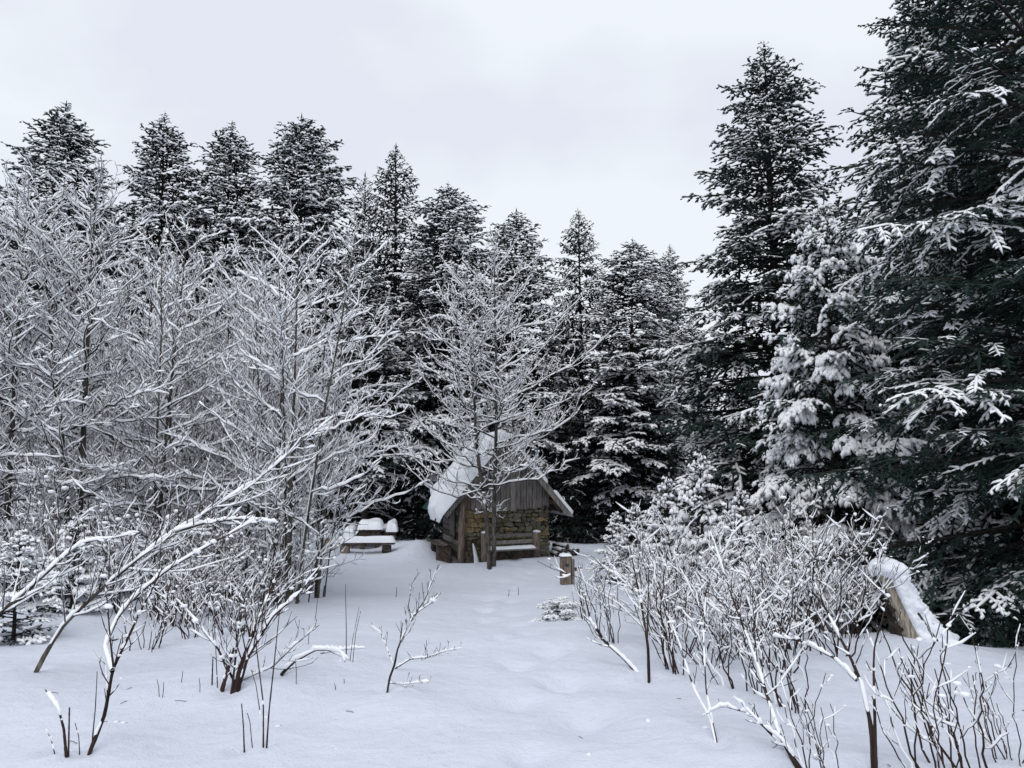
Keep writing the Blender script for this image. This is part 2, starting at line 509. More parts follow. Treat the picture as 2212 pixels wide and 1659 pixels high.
WELLS = [(143, 1622, 4.45), (193, 1624, 4.45), (507, 1495, 5.9), (572, 1612, 4.5), (527, 1622, 4.5), (836, 1494, 5.75), (748, 1424, 6.3), (1402, 1472, 6.4), (1376, 1450, 6.6), (1549, 1608, 4.6), (75, 1448, 6.6), (612, 1455, 6.0),
         (1740, 1665, 4.1), (1890, 1665, 4.1), (1057, 1230, 19.5)]
for u, v, d in WELLS:
    p = on_ground(u, v)
    STEPS.append((p[0], p[1], 0.08, 0.09)); STEPS.append((p[0] + 0.02, p[1] + 0.03, 0.20, -0.04))
# ------------------------------------------------------------------ ground
def graded(edges):
    out = []
    for a, b, st in edges:
        out.append(np.arange(a, b - 1e-6, st))
    out.append([edges[-1][1]])
    return np.concatenate(out)
gx = graded([(-400, -60, 34), (-60, -16, 2.2), (-16, -6, 0.4), (-6, 6, 0.095), (6, 16, 0.4), (16, 60, 2.2), (60, 400, 34)])
gy = graded([(-60, -4, 8), (-4, 2.5, 0.65), (2.5, 9, 0.07), (9, 16, 0.12), (16, 30, 0.22), (30, 60, 1.5), (60, 600, 45)])
X, Y = np.meshgrid(gx, gy, indexing='ij')
Z = gz(X, Y)
far = sstep(60, 120, np.hypot(X, Y))
Z = Z * (1 - far) - 1.3 * far
ny = len(gy)
i = np.arange(len(gx) - 1)[:, None]; j = np.arange(ny - 1)[None]
q = np.stack(np.broadcast_arrays(i * ny + j, (i + 1) * ny + j, (i + 1) * ny + j + 1, i * ny + j + 1), -1).reshape(-1, 4)
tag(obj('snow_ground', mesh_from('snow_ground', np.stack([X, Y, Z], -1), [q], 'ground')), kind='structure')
print('ground', TRIS[0])

# ------------------------------------------------------------------ branching
def run_branches(rng, p0, d0, L, r0, r1, n, up=0.0, wob=0.1, droop=0.0, late=False, kink=0.0):
    """polylines that start at p0 along d0; up bends them skyward, droop pulls the outer part down"""
    m = len(p0)
    P = np.empty((m, n, 3)); P[:, 0] = p0
    d = d0.copy()
    st = (L / (n - 1))[:, None]
    for k in range(1, n):
        f = k / (n - 1)
        dz = up * (2 * f * f if late else 1.0) - droop * f
        dz = dz[:, None] if isinstance(dz, np.ndarray) else dz
        d = unit(d + rng.normal(0, wob, (m, 3)) + V3(0, 0, 1) * dz / (n - 1) * 2)
        P[:, k] = P[:, k - 1] + d * st
    if kink > 0:
        P[:, 1:] += rng.normal(0, kink, (m, n - 1, 3)) * st[:, None]
    t = np.linspace(0, 1, n)
    Rr = r0[:, None] * (1 - t) + r1[:, None] * t
    return P, Rr

def spawn(rng, P, Rr, L, spacing, smin=0.1, smax=1.0, angle=(45, 60), mode='any', upbias=0.2, jit=0.5):
    """children along each parent: returns parent index, s, position, direction, parent radius there"""
    m, n = P.shape[:2]
    cnt = np.maximum((L * (smax - smin) / spacing + rng.random(m)).astype(int), 0)
    idx = np.repeat(np.arange(m), cnt)
    if len(idx) == 0: return idx, None, None, None, None
    first = np.cumsum(cnt) - cnt
    jn = np.arange(len(idx)) - first[idx]
    s = smin + (smax - smin) * (jn + 0.5 + rng.uniform(-jit, jit, len(idx))) / cnt[idx]
    s = np.clip(s, 0.01, 0.99)
    f = s * (n - 1); k = np.minimum(f.astype(int), n - 2); w = (f - k)[:, None]
    A, B = P[idx, k], P[idx, k + 1]
    pos = A * (1 - w) + B * w
    T = unit(B - A)
    rad = Rr[idx, k] * (1 - w[:, 0]) + Rr[idx, k + 1] * w[:, 0]
    side = unit(np.cross(T, V3(0.01, 0.02, 1)))
    upv = np.cross(side, T)
    if mode == 'planar':
        sg = np.where(jn % 2 == 0, 1.0, -1.0)[:, None]
        perp = unit(side * sg + upv * (upbias + rng.normal(0, 0.15, (len(idx), 1))))
    elif mode == 'whorl':
        ph = (jn * 2.399 + rng.uniform(0, 6.28, m)[idx] + rng.normal(0, 0.3, len(idx)))[:, None]
        perp = np.cos(ph) * side + np.sin(ph) * upv
    else:
        ph = (np.where(jn % 2 == 0, 0.0, math.pi) + rng.normal(0, 0.6, len(idx)))[:, None]
        perp = unit(np.cos(ph) * side + np.sin(ph) * upv + upv * upbias)
    if callable(angle):
        a = np.radians(angle(s) + rng.normal(0, 7, len(idx)))[:, None]
    else:
        a = np.radians(rng.uniform(angle[0], angle[1], len(idx)))[:, None]
    d = unit(T * np.cos(a) + perp * np.sin(a))
    return idx, s, pos, d, rad

# ------------------------------------------------------------------ firs
def shoot_mesh(green, snow, rng, P0, P1, r, snowy, w, th):
    """leaf shoots as needle spindles, each with its cap of snow"""
    T = unit(P1 - P0); L = np.linalg.norm(P1 - P0, axis=1)
    up = V3(0, 0, 1)
    s = unit(np.cross(T, up + 0.001)); u = np.cross(s, T)
    m = len(P0)
    mid = P0 * 0.45 + P1 * 0.55
    ring = [mid - s * r[:, None] * 1.25 - u * r[:, None] * 0.25, mid + u * r[:, None] * 0.55, mid + s * r[:, None] * 1.25 - u * r[:, None] * 0.25]
    V = np.stack([P0] + ring + [P1], 1)
    b = (np.arange(m) * 5)[:, None, None]
    F = np.array([(0, 2, 1), (0, 3, 2), (0, 1, 3), (4, 1, 2), (4, 2, 3), (4, 3, 1)])[None]
    green.add(V.reshape(-1, 3), [(b + F).reshape(-1, 3)])
    k = snowy > 0
    if not k.any(): return
    P0, P1, s, u, T, w, th, L, r = P0[k], P1[k], s[k], u[k], T[k], w[k], th[k], L[k], r[k]
    m = len(P0)
    o = u * (r * 0.42)[:, None]
    A = P0 * 0.80 + P1 * 0.20 + o; B = P0 * 0.18 + P1 * 0.82 + o
    end = P1 + o * 0.6 + T * (w * 0.35)[:, None] - V3(0, 0, 1) * (th * 0.2)[:, None]
    w2 = (w * rng.uniform(0.75, 1.1, m))[:, None]; t2 = (th * rng.uniform(0.7, 1.15, m))[:, None]
    w_, t_ = w[:, None], th[:, None]
    V = np.stack([P0 + o * 0.5, A - s * w_ * 0.8, A + u * t_, A + s * w_ * 0.8, B - s * w2, B + u * t2 * 0.9, B + s * w2, end], 1)
    b = (np.arange(m) * 8)[:, None, None]
    F = np.array([(0, 2, 1), (0, 3, 2), (0, 1, 3), (7, 4, 5), (7, 5, 6), (7, 6, 4)])[None]
    Q = np.array([(1, 2, 5, 4), (2, 3, 6, 5), (3, 1, 4, 6)])[None]
    snow.add(V.reshape(-1, 3), [(b + F).reshape(-1, 3), (b + Q).reshape(-1, 4)])

def fir(seed, H, Rm, base=0.12, whorl=0.5, per=6, prof=0.85, elev=(48, 8, -14), droop=0.5, sp2=0.12, sp3=0.14, r=0.028,
        load=(0.25, 1.0), w=0.05, th=0.045, dead=0, trunk_r=0.16, top_snow=0.6, hang=0.0, mat='needle', ragged=0.25, len2=0.42, azim=None, wcap=1.55, thin_above=1e9, l3max=0.22):
    """meshes of one fir: trunk, branches, needles, snow"""
    rng = np.random.default_rng(seed)
    tr = MB(); br = MB(); gr = MB(); sn = MB()
    n = 14
    tz = np.linspace(-0.4, H * 0.985, n)
    wob = np.cumsum(rng.normal(0, 0.012, (n, 2)), 0) * H / 18
    TP = np.concatenate([wob, tz[:, None]], 1)[None]
    tubes(tr, TP, (trunk_r * np.clip(1 - tz / H, 0.04, 1) ** 0.9 + 0.008)[None], 8)
    # boughs
    hs, az = [], []
    h = base * H
    while h < H * 0.985:
        t = (h / H - base) / (1 - base)
        c = max(3, int(per * (1 - 0.35 * t) + rng.random()))
        a0 = rng.uniform(0, 6.28)
        for q in range(c):
            hs.append(h + rng.uniform(-0.4, 0.4) * whorl); az.append(a0 + q * 6.283 / c + rng.normal(0, 0.25))
        h += whorl * (1 - 0.55 * t) * rng.uniform(0.8, 1.2) * (2.0 if h > thin_above else 1.0)
    hs, az = np.array(hs), np.array(az)
    if azim is not None:
        keep = rng.random(len(az)) < azim(az % 6.2832)
        hs, az = hs[keep], az[keep]
    t = np.clip((hs / H - base) / (1 - base), 0, 1)
    L = Rm * np.clip(1.02 - t, 0.02, 1) ** prof * (0.55 + 0.45 * np.minimum(t / 0.12, 1)) * rng.uniform(1 - ragged, 1 + ragged * 0.6, len(hs)) * np.clip((1 - t) * max(H / 2.0, 7.0), 0.12, 1) + (0.10 + 0.06 * np.clip((1 - t) * H / 2.0, 0, 1)) * min(1, H / 6)
    el = np.radians(np.interp(t, [0, 0.5, 1], [elev[2], elev[1], elev[0]]) + rng.normal(0, 5, len(hs)))
    d0 = np.stack([np.cos(az) * np.cos(el), np.sin(az) * np.cos(el), np.sin(el)], 1)
    px = np.interp(hs, tz, TP[0, :, 0]); py = np.interp(hs, tz, TP[0, :, 1])
    p0 = np.stack([px, py, hs], 1)
    bough_load = load[0] + (load[1] - load[0]) * rng.beta(0.5, 0.5, len(L))
    bough_load = np.clip(bough_load, 0.0, None)
    P, Rr = run_branches(rng, p0, d0, L, 0.008 + 0.012 * L, np.full(len(L), 0.004), 6, up=0.10, wob=0.05, droop=droop * (0.3 + 0.45 * bough_load))
    tubes(br, P, Rr, 3)
    # branchlets
    i2, s2, q2, d2, _ = spawn(rng, P, Rr, L, sp2, 0.16, 1.0, (42, 62), 'planar', 0.05)
    L2 = (len2 * L[i2] * np.minimum((1.08 - s2) * 1.25, 0.25 + s2 * 1.6) * rng.uniform(0.7, 1.2, len(i2)) + 0.07)
    P2, R2 = run_branches(rng, q2, d2, L2, np.full(len(i2), 0.006), np.full(len(i2), 0.003), 3, up=0.02, wob=0.15, droop=droop * 0.7 + hang)
    ld2 = bough_load[i2]
    # the outer crown carries the snow
    out2 = s2 * np.interp(t[i2], [0, 1], [1.0, 1.4])
    # shoots
    i3, s3, q3, d3, _ = spawn(rng, P2, R2, L2, sp3, 0.12, 0.95, (38, 58), 'planar', 0.05)
    L3 = np.clip(0.42 * L2[i3] * (1.15 - s3), 0.06, l3max) * rng.uniform(0.75, 1.25, len(i3))
    d3 = unit(d3 - V3(0, 0, 1) * (0.12 + hang) + rng.normal(0, 0.16, (len(i3), 3)))
    # tails of boughs and branchlets are shoots too
    P0s = np.concatenate([P2[:, 0], P2[:, 1], q3, P[:, 4], P[:, 3]])
    P1s = np.concatenate([P2[:, 1], P2[:, 2], q3 + d3 * L3[:, None], P[:, 5], P[:, 4]])
    ld = np.concatenate([ld2, ld2, ld2[i3], bough_load, bough_load])
    out = np.concatenate([out2 * 0.85, out2 * 1.05, out2[i3], np.ones(len(L)), np.full(len(L), 0.8)])
    m = len(P0s)
    Ls = np.linalg.norm(P1s - P0s, axis=1)
    lim = 0.55 + 0.45 * top_snow
    on2 = rng.random(len(i2)) < np.clip((out2 - 0.18) * 1.8, 0, 1) * np.clip(ld2 * 1.5, 0, 1) * lim
    on1 = rng.random(len(L)) < np.clip(bough_load * 1.4, 0, 1) * lim
    snowy = np.concatenate([on2, on2, on2[i3], on1, on1]) & (rng.random(m) < 0.93)
    snowy = snowy.astype(int)
    rr = np.clip(r * rng.uniform(0.8, 1.2, m), 0.006, Ls * 0.32)
    ww = np.clip(w * (0.55 + 0.65 * ld) * rng.uniform(0.75, 1.25, m), 0.01, rr * wcap)
    tt = th * (0.35 + 0.85 * ld) * rng.uniform(0.7, 1.3, m)
    shoot_mesh(gr, sn, rng, P0s, P1s, rr, snowy, ww, tt)
    if dead:
        md = dead
        hd = rng.uniform(0.06 * H, (base + 0.12) * H, md); ad = rng.uniform(0, 6.28, md)
        ed = np.radians(rng.uniform(-25, 8, md))
        dd = np.stack([np.cos(ad) * np.cos(ed), np.sin(ad) * np.cos(ed), np.sin(ed)], 1)
        Ld = rng.uniform(0.5, 1.0, md) * Rm * 0.75
        Pd, Rd = run_branches(rng, np.stack([0 * hd, 0 * hd, hd], 1), dd, Ld, np.full(md, 0.016), np.full(md, 0.005), 5, up=0.05, wob=0.08, droop=0.35)
        tubes(br, Pd, Rd, 3)
        snow_tubes(sn, rng, Pd, Rd, 0.012, 0.02, 3, gap=0.45)
        e2, _, qd, dd2, _ = spawn(rng, Pd, Rd, Ld, 0.16, 0.25, 1.0, (40, 65), 'planar', 0.0)
        Pe, Re = run_branches(rng, qd, dd2, rng.uniform(0.15, 0.5, len(e2)), np.full(len(e2), 0.007), np.full(len(e2), 0.003), 3, droop=0.4)
        tubes(br, Pe, Re, 3)
        snow_tubes(sn, rng, Pe, Re, 0.010, 0.018, 3, gap=0.5)
    # leader
    c = 5
    q0 = np.repeat(TP[0, -1][None], c, 0) - V3(0, 0, 1) * (H * 0.012); q0[1:, 2] -= rng.uniform(0.0, 0.25, c - 1) * min(1, H / 10)
    az_ = np.arange(c) * 1.7
    dd_ = np.stack([np.cos(az_) * 0.75, np.sin(az_) * 0.75, np.ones(c) * 0.75], 1); dd_[0] = (0.03, 0.02, 1)
    shoot_mesh(gr, sn, rng, q0, q0 + unit(dd_) * np.array([0.55, .24, .24, .22, .22])[:, None] * min(1, H / 10), np.full(c, r * 0.8), np.array([0, 1, 1, 0, 1]), np.full(c, w * 0.5), np.full(c, th * 0.5))
    res = [('trunk', tr.build('fir_trunk', 'fir_bark')), ('branches', br.build('fir_branches', 'fir_bark')),
           ('crown', gr.build('fir_needles', mat, smooth=False)), ('snow', sn.build('fir_snow', 'twig_snow'))]
    return res, H

def put_tree(name, label, kit, x, y, z, h, width=1.0, rz=0.0, cat='tree', group=None, tilt=(0, 0)):
    parts, H = kit
    t = thing(name, label, cat, (x, y, z), 0, group)
    sc = h / H
    for nm, me in parts:
        if nm == 'snow':
            p = [c for c in t.children if c.name.split('.')[0] == 'crown']
            o = tag(obj('snow', me, t), kind='stuff')
        else:
            o = obj(nm, me, t)
        o.scale = (sc * width, sc * width, sc)
        o.rotation_euler = (tilt[0], tilt[1], rz)
    return t

rg = np.random.default_rng(11)
K = {}
FAR = dict(whorl=0.40, per=7, sp2=0.12, sp3=0.14, r=0.040, w=0.066, th=0.062, wcap=1.8)
K['a'] = fir(1, 18, 3.3, base=0.05, prof=0.55, load=(0.15, 1.05), elev=(38, 6, -14), **FAR)
K['b'] = fir(2, 18, 3.0, base=0.22, prof=0.52, dead=50, load=(0.2, 1.05), elev=(38, 6, -14), **FAR)
K['c'] = fir(3, 18, 2.5, base=0.24, prof=0.6, dead=70, elev=(45, -4, -28), droop=0.75, hang=0.4, load=(0.1, 0.7), len2=0.36, **{**FAR, 'th': 0.034, 'w': 0.045})
K['d'] = fir(4, 17, 3.3, base=0.16, prof=0.42, dead=40, load=(0.3, 1.1), elev=(32, 4, -12), ragged=0.3, **FAR)
K['dark'] = fir(6, 6, 1.7, base=0.02, prof=0.6, whorl=0.36, per=6, load=(0.0, 0.35), sp2=0.13, sp3=0.15, r=0.04, w=0.04, th=0.03, top_snow=0.1, trunk_r=0.07, droop=0.6)
print('firs', TRIS[0])

FRONT = [  # tip u, tip v, distance, kit, width, label
    (115, 218, 31, 'a', 1.0, 'broad snowy fir at the far left, rising behind the bare twigs'),
    (365, 240, 32, 'a', 0.85, 'pointed fir second from the left on the skyline'),
    (490, 258, 33, 'a', 0.9, 'fir third from the left on the skyline, forked bushy top'),
    (660, 238, 31, 'd', 0.8, 'tall dense fir, highest of the skyline left of the hut'),
    (785, 370, 36, 'c', 0.7, 'thin spruce top between two larger trees left of the hut'),
    (868, 310, 34, 'c', 1.0, 'tall spruce with hanging twigs behind the left end of the hut'),
    (980, 390, 31, 'd', 0.85, 'round-topped fir heavy with snow directly behind the hut chimney'),
    (1110, 452, 33, 'b', 0.95, 'fir with a rounded top above the hut gable'),
    (1253, 452, 34, 'c', 1.0, 'slender pointed spruce just right of the hut roof'),
    (1350, 512, 32, 'd', 0.9, 'flat-topped fir on a bare dark trunk right of the hut'),
    (1438, 528, 38, 'a', 0.7, 'narrow pointed fir at the edge of the sky gap'),
    (800, 560, 28.5, 'b', 0.95, 'shorter snow-padded fir left of the hut, behind the bare thicket'),
    (1500, 690, 36, 'b', 0.9, 'low fir filling the gap below the sky beside the tallest fir'),
    (560, 470, 36, 'b', 1.0, 'dark fir between the skyline firs left of the hut'),
    (240, 440, 37, 'b', 1.0, 'fir half hidden behind bare twigs between the left skyline firs'),
]
for u, v, d, k, wd, lab in FRONT:
    p = at(u, v, d); g = float(gz(p[0], p[1]))
    put_tree('spruce_tree' if k == 'c' else 'fir_tree', lab, K[k], p[0], p[1], g, p[2] - g, wd * (1.15 if k == 'c' else 1.32), rg.uniform(0, 6.28), tilt=(rg.normal(0, 0.018), rg.normal(0, 0.018)), group='firs along the forest edge')

for k in range(16):   # young growth in the shade of the front row
    u = [715, 740, 770, 800, 835, 870, 905, 940, 1180, 1205, 1235, 1270, 1310, 1350, 1400, 1450][k]; d = rg.uniform(30.5, 34.5)
    p = at(u, 1010, d); g = float(gz(p[0], p[1]))
    put_tree('young_fir', 'low shaded fir on the forest edge behind the picnic table' if k < 8 else 'low shaded fir on the forest edge right of the hut', K['dark'], p[0], p[1], g - 0.2, rg.uniform(3.5, 7.0), rg.uniform(0.9, 1.25), rg.uniform(0, 6.28), group='young firs left of the hut' if k < 8 else 'young firs right of the hut')

# the wood behind
val_u = [-300, 0, 100, 230, 290, 420, 580, 740, 800, 930, 1060, 1180, 1300, 1400, 1490, 1560, 1700, 1850, 2212, 2600]
val_v = [430, 430, 420, 430, 430, 420, 430, 500, 520, 500, 580, 620, 620, 660, 740, 680, 600, 500, 300, 300]
pts = []
tries = 0
while len(pts) < 85 and tries < 6000:
    tries += 1
    y = rg.uniform(35, 70); x = rg.uniform(-0.82, 0.78) * y
    if all((x - a) ** 2 + (y - b) ** 2 > 2.6 ** 2 for a, b in pts):
        pts.append((x, y))
for x, y in pts:
    u = CX + x / y * FPX
    v = np.interp(u, val_u, val_v) + rg.uniform(30, 300)
    side_ = ('behind the bare trees on the left', 'left') if u < 720 else (('behind the hut', 'middle') if u < 1200 else (('between the hut and the tallest fir', 'gap') if u < 1560 else ('behind the near firs on the right', 'right')))
    p = at(u, v, y); g = float(gz(x, y))
    put_tree('background_fir', 'dark snow-dusted fir deep in the wood ' + side_[0], K[['dark', 'dark', 'dark', 'a', 'b', 'd', 'c'][rg.integers(0, 7)]], x, y, g, max(p[2] - g, 6.0), rg.uniform(0.9, 1.25), rg.uniform(0, 6.28), group='firs deep in the wood, ' + side_[1])

# near firs on the right
K['tall'] = fir(21, 19, 4.0, base=0.04, prof=0.62, whorl=0.43, per=8, load=(0.0, 1.1), w=0.052, th=0.05, sp2=0.13, sp3=0.135, r=0.038, trunk_r=0.22, droop=0.6, ragged=0.4, elev=(40, 2, -20), mat='needle_near')
K['snowy'] = fir(22, 11, 3.0, base=0.03, prof=0.7, whorl=0.40, per=7, top_snow=1.0, load=(0.3, 1.25), w=0.070, th=0.075, wcap=2.1, sp2=0.11, sp3=0.115, r=0.034, trunk_r=0.13, droop=0.85, hang=0.15, mat='needle_near')
K['huge'] = fir(23, 21, 4.6, base=0.03, prof=0.5, whorl=0.42, per=8, load=(-0.35, 1.0), w=0.032, th=0.034, l3max=0.16, sp2=0.10, sp3=0.075, r=0.022, trunk_r=0.34, droop=0.6, ragged=0.4, mat='needle_near',
                azim=lambda a: np.where((a > 1.9) & (a < 5.0), 1.0, 0.12), top_snow=0.2, thin_above=10.5)
print('near firs', TRIS[0])
for u, v, d, k, wd, rz, nm, lab in [
    (1655, 85, 22, 'tall', 1.12, 0.4, 'fir_tree', 'tallest pointed fir standing against the sky right of the gap'),
    (1775, 425, 15.5, 'snowy', 0.95, 0.0, 'fir_tree', 'fir thickly padded with snow in front of the tallest fir'),
    (2000, -120, 17.5, 'tall', 1.0, 2.2, 'fir_tree', 'tall fir cut by the top of the picture, left of the huge dark one'),
    (2160, -800, 11.0, 'huge', 1.0, 0.0, 'fir_tree', 'huge dark fir filling the right edge, its top out of sight'),
    (2190, -500, 15.5, 'tall', 1.1, 4.0, 'fir_tree', 'dark fir directly behind the huge one at the right edge'),
    (2330, -500, 13.5, 'tall', 1.1, 5.0, 'fir_tree', 'dark fir at the right edge, mostly outside the picture'),
    (2080, 150, 22.0, 'tall', 1.0, 1.0, 'fir_tree', 'dark fir far back between the tall firs on the right'),
    (1900, 640, 19.5, 'snowy', 1.0, 2.6, 'fir_tree', 'smaller snowy fir wedged behind the padded fir on the right'),
]:
    p = at(u, v, d); g = float(gz(p[0], p[1]))
    put_tree(nm, lab, K[k], p[0], p[1], g, p[2] - g, wd, rz, group='near firs on the right')

# fir saplings
K['sap'] = fir(31, 2.4, 0.9, base=0.04, prof=0.85, whorl=0.21, per=5, load=(0.4, 1.3), w=0.046, th=0.055, wcap=2.2, sp2=0.075, sp3=0.08, r=0.018, trunk_r=0.03, droop=0.5, elev=(55, 22, 0), len2=0.45, top_snow=1.0)
K['bush'] = fir(32, 1.0, 1.1, base=0.02, prof=0.35, ragged=0.5, whorl=0.12, per=6, load=(0.6, 1.2), w=0.05, th=0.05, sp2=0.07, sp3=0.07, r=0.013, trunk_r=0.02, droop=0.6, elev=(40, 15, 0), top_snow=1.0)
for u, v, d, k, wd, lab in [
    (1512, 985, 15.0, 'sap', 0.9, 'young snow-laden fir, tallest sapling above the right-hand shrubs'),
    (1440, 1035, 16.5, 'sap', 1.0, 'young snowy fir with a fingered tip left of the tallest sapling'),
    (1372, 1090, 17.5, 'sap', 1.0, 'small snowy fir sapling between the shrubs and the hut'),
    (1330, 1108, 18.0, 'sap', 1.1, 'round white fir sapling nearest the hut'),
    (1600, 1060, 14.0, 'sap', 1.0, 'young fir hidden in shrubs at the foot of the padded fir'),
    (1720, 1090, 13.0, 'sap', 1.0, 'snowy fir sapling behind the shrubs left of the stump'),
    (45, 1150, 8.8, 'sap', 1.2, 'snow-heavy young fir at the left edge behind the leaning trunks'),
    (165, 1120, 10.5, 'sap', 1.1, 'dark young fir with snow pads behind the leaning trunks'),
    (1205, 1300, 10.6, 'bush', 1.25, 'low fir clump half buried in snow beside the trail'),
    (2150, 1300, 10.5, 'sap', 0.8, 'small fir sapling in the hollow behind the snow rise on the right'),
]:
    p = at(u, v, d); g = float(gz(p[0], p[1]))
    put_tree('fir_sapling', lab, K[k], p[0], p[1], g - 0.05, p[2] - g + 0.05, wd * (1.0 if k == 'sap' else 1.0), rg.uniform(0, 6.28), group='fir saplings')
print('saplings', TRIS[0])

# ------------------------------------------------------------------ bare trees
def bare(rng, stems, sp1=0.16, sp2=0.17, sp3=0.13, ang1=(48, 68), up1=0.55, len1=0.40, prof1=None, smin=0.14, thick=0.035, k_tr=7, len2=0.36, wob=0.11,
         bark='bark', twig='twig', extra=0.008, L3=(0.10, 0.28), l2max=1.1, blob=0.0, curl=0.5, trunk_snow=True, late=False, sag1=0.0):
    """stems: list of (P (n,3), R (n)); returns part meshes: trunk, branches, snow"""
    tr, br, sn = MB(), MB(), MB()
    n = max(len(s[0]) for s in stems)
    def resample(Pa, Ra):
        tt = np.linspace(0, 1, len(Pa)); t2 = np.linspace(0, 1, n)
        return np.stack([np.interp(t2, tt, Pa[:, c]) for c in range(3)], 1), np.interp(t2, tt, Ra)
    PR = [resample(np.asarray(a, float), np.asarray(b, float)) for a, b in stems]
    P = np.stack([a for a, _ in PR]); Rr = np.stack([b for _, b in PR])
    tubes(tr, P, Rr, k_tr)
    if trunk_snow:
        snow_tubes(sn, rng, P, Rr, extra, thick * 1.6, 5, gap=0.05, side=0.08)
    L = np.linalg.norm(np.diff(P, axis=1), axis=2).sum(1)
    i1, s1, q1, d1, r1 = spawn(rng, P, Rr, L, sp1, smin, 0.985, ang1, 'whorl')
    pr = prof1 if prof1 is not None else (lambda s: np.clip(1.05 - s, 0.05, 1) ** 0.75)
    L1 = len1 * L[i1] * pr(s1) * rng.uniform(0.65, 1.15, len(i1)) + 0.15
    ra = np.minimum(r1 * 0.5, 0.006 + 0.0065 * L1)
    P1, R1 = run_branches(rng, q1, d1, L1, ra, np.full(len(i1), 0.004), 11, up=up1, wob=wob, droop=sag1, late=late, kink=0.10)
    tubes(br, P1, R1, 4)
    snow_tubes(sn, rng, P1, R1, extra, thick, 5, gap=0.06)
    i2, s2, q2, d2, r2 = spawn(rng, P1, R1, L1, sp2, 0.12, 0.98, (35, 58), 'any', 0.25)
    L2 = np.minimum(len2 * L1[i2] * (1.1 - s2) * rng.uniform(0.6, 1.2, len(i2)) + 0.10, l2max)
    P2, R2 = run_branches(rng, q2, d2, L2, np.minimum(r2 * 0.6, 0.0075), np.full(len(i2), 0.0035), 5, up=curl, wob=wob * 1.4, kink=0.10)
    tubes(br, P2, R2, 3)
    snow_tubes(sn, rng, P2, R2, extra * 0.85, thick * 0.75, 4, gap=0.16)
    i3, s3, q3, d3, r3 = spawn(rng, P2, R2, L2, sp3, 0.15, 0.97, (35, 60), 'any', 0.35)
    L3a = rng.uniform(L3[0], L3[1], len(i3)) * np.minimum(1, 0.4 + L2[i3])
    P3, R3 = run_branches(rng, q3, d3, L3a, np.full(len(i3), 0.0042), np.full(len(i3), 0.003), 3, up=curl, wob=wob * 1.6)
    tubes(br, P3, R3, 3)
    snow_tubes(sn, rng, P3, R3, extra * 0.8, thick * 0.6, 3, gap=0.24)
    if blob > 0:
        c = np.concatenate([q2[rng.random(len(q2)) < blob * 0.6], P3[:, 2][rng.random(len(P3)) < blob], q3[rng.random(len(q3)) < blob * 0.5]])
        blobs(sn, rng, c + V3(0, 0, 0.012), rng.uniform(0.012, 0.034, len(c)), 0, 0.9, 0.15)
    return [('trunk', tr.build('bare_trunk', bark)), ('branches', br.build('bare_branches', twig)), ('snow', sn.build('branch_snow', 'twig_snow'))], 1.0

def stem_path(rng, H, lean=(0, 0), n=12, r0=0.06, r1=0.006, wob=0.03, start=(0, 0, -0.3)):
    t = np.linspace(0, 1, n)
    w = np.cumsum(rng.normal(0, wob, (n, 2)), 0) * 0.6
    P = np.stack([start[0] + lean[0] * t ** 1.3 + w[:, 0] * t, start[1] + lean[1] * t ** 1.3 + w[:, 1] * t, start[2] + (H - start[2]) * t], 1)
    return P, r0 * (1 - t) ** 0.85 + r1

def thicket_tree(seed, H=7.0, ns=1, r0=0.06, **kw):
    rng = np.random.default_rng(seed)
    stems = []
    for k in range(ns):
        a = rng.uniform(0, 6.28)
        stems.append(stem_path(rng, H * rng.uniform(0.8, 1.0) if k else H, (math.cos(a) * 0.9 * (k > 0) + rng.normal(0, .2), math.sin(a) * 0.9 * (k > 0) + rng.normal(0, .2)), r0=r0 * (1 if k == 0 else 0.75), start=(math.cos(a) * 0.08 * k, math.sin(a) * 0.08 * k, -0.3)))
    return bare(rng, stems, **kw)

B = {}
ANG = lambda s: np.interp(s, [0.05, 0.25, 0.5, 1.0], [92, 76, 60, 38])
BK = dict(thick=0.040, extra=0.0095, ang1=ANG, up1=0.35, late=True, sag1=0.10, smin=0.07, prof1=lambda s: np.interp(s, [0.05, 0.2, 0.5, 0.8, 1.0], [0.6, 1.0, 0.95, 0.65, 0.25]))
B['a'] = thicket_tree(41, 7.2, 3, 0.036, sp1=0.28, len1=0.27, sp2=0.13, sp3=0.09, L3=(0.06, 0.2), **{**BK, 'smin': 0.235})
B['b'] = thicket_tree(42, 7.0, 2, 0.038, sp1=0.17, len1=0.29, sp2=0.14, sp3=0.095, L3=(0.06, 0.2), **BK)
B['c'] = thicket_tree(43, 6.4, 2, 0.034, sp1=0.17, len1=0.32, sp2=0.14, sp3=0.095, L3=(0.06, 0.2), **{**BK, 'smin': 0.12})
B['d'] = thicket_tree(44, 7.5, 2, 0.06, sp1=0.15, sp2=0.115, len1=0.27, len2=0.44, sp3=0.085, L3=(0.08, 0.26), **{**BK, 'up1': 0.25, 'curl': 0.25})
print('bare kits', TRIS[0])
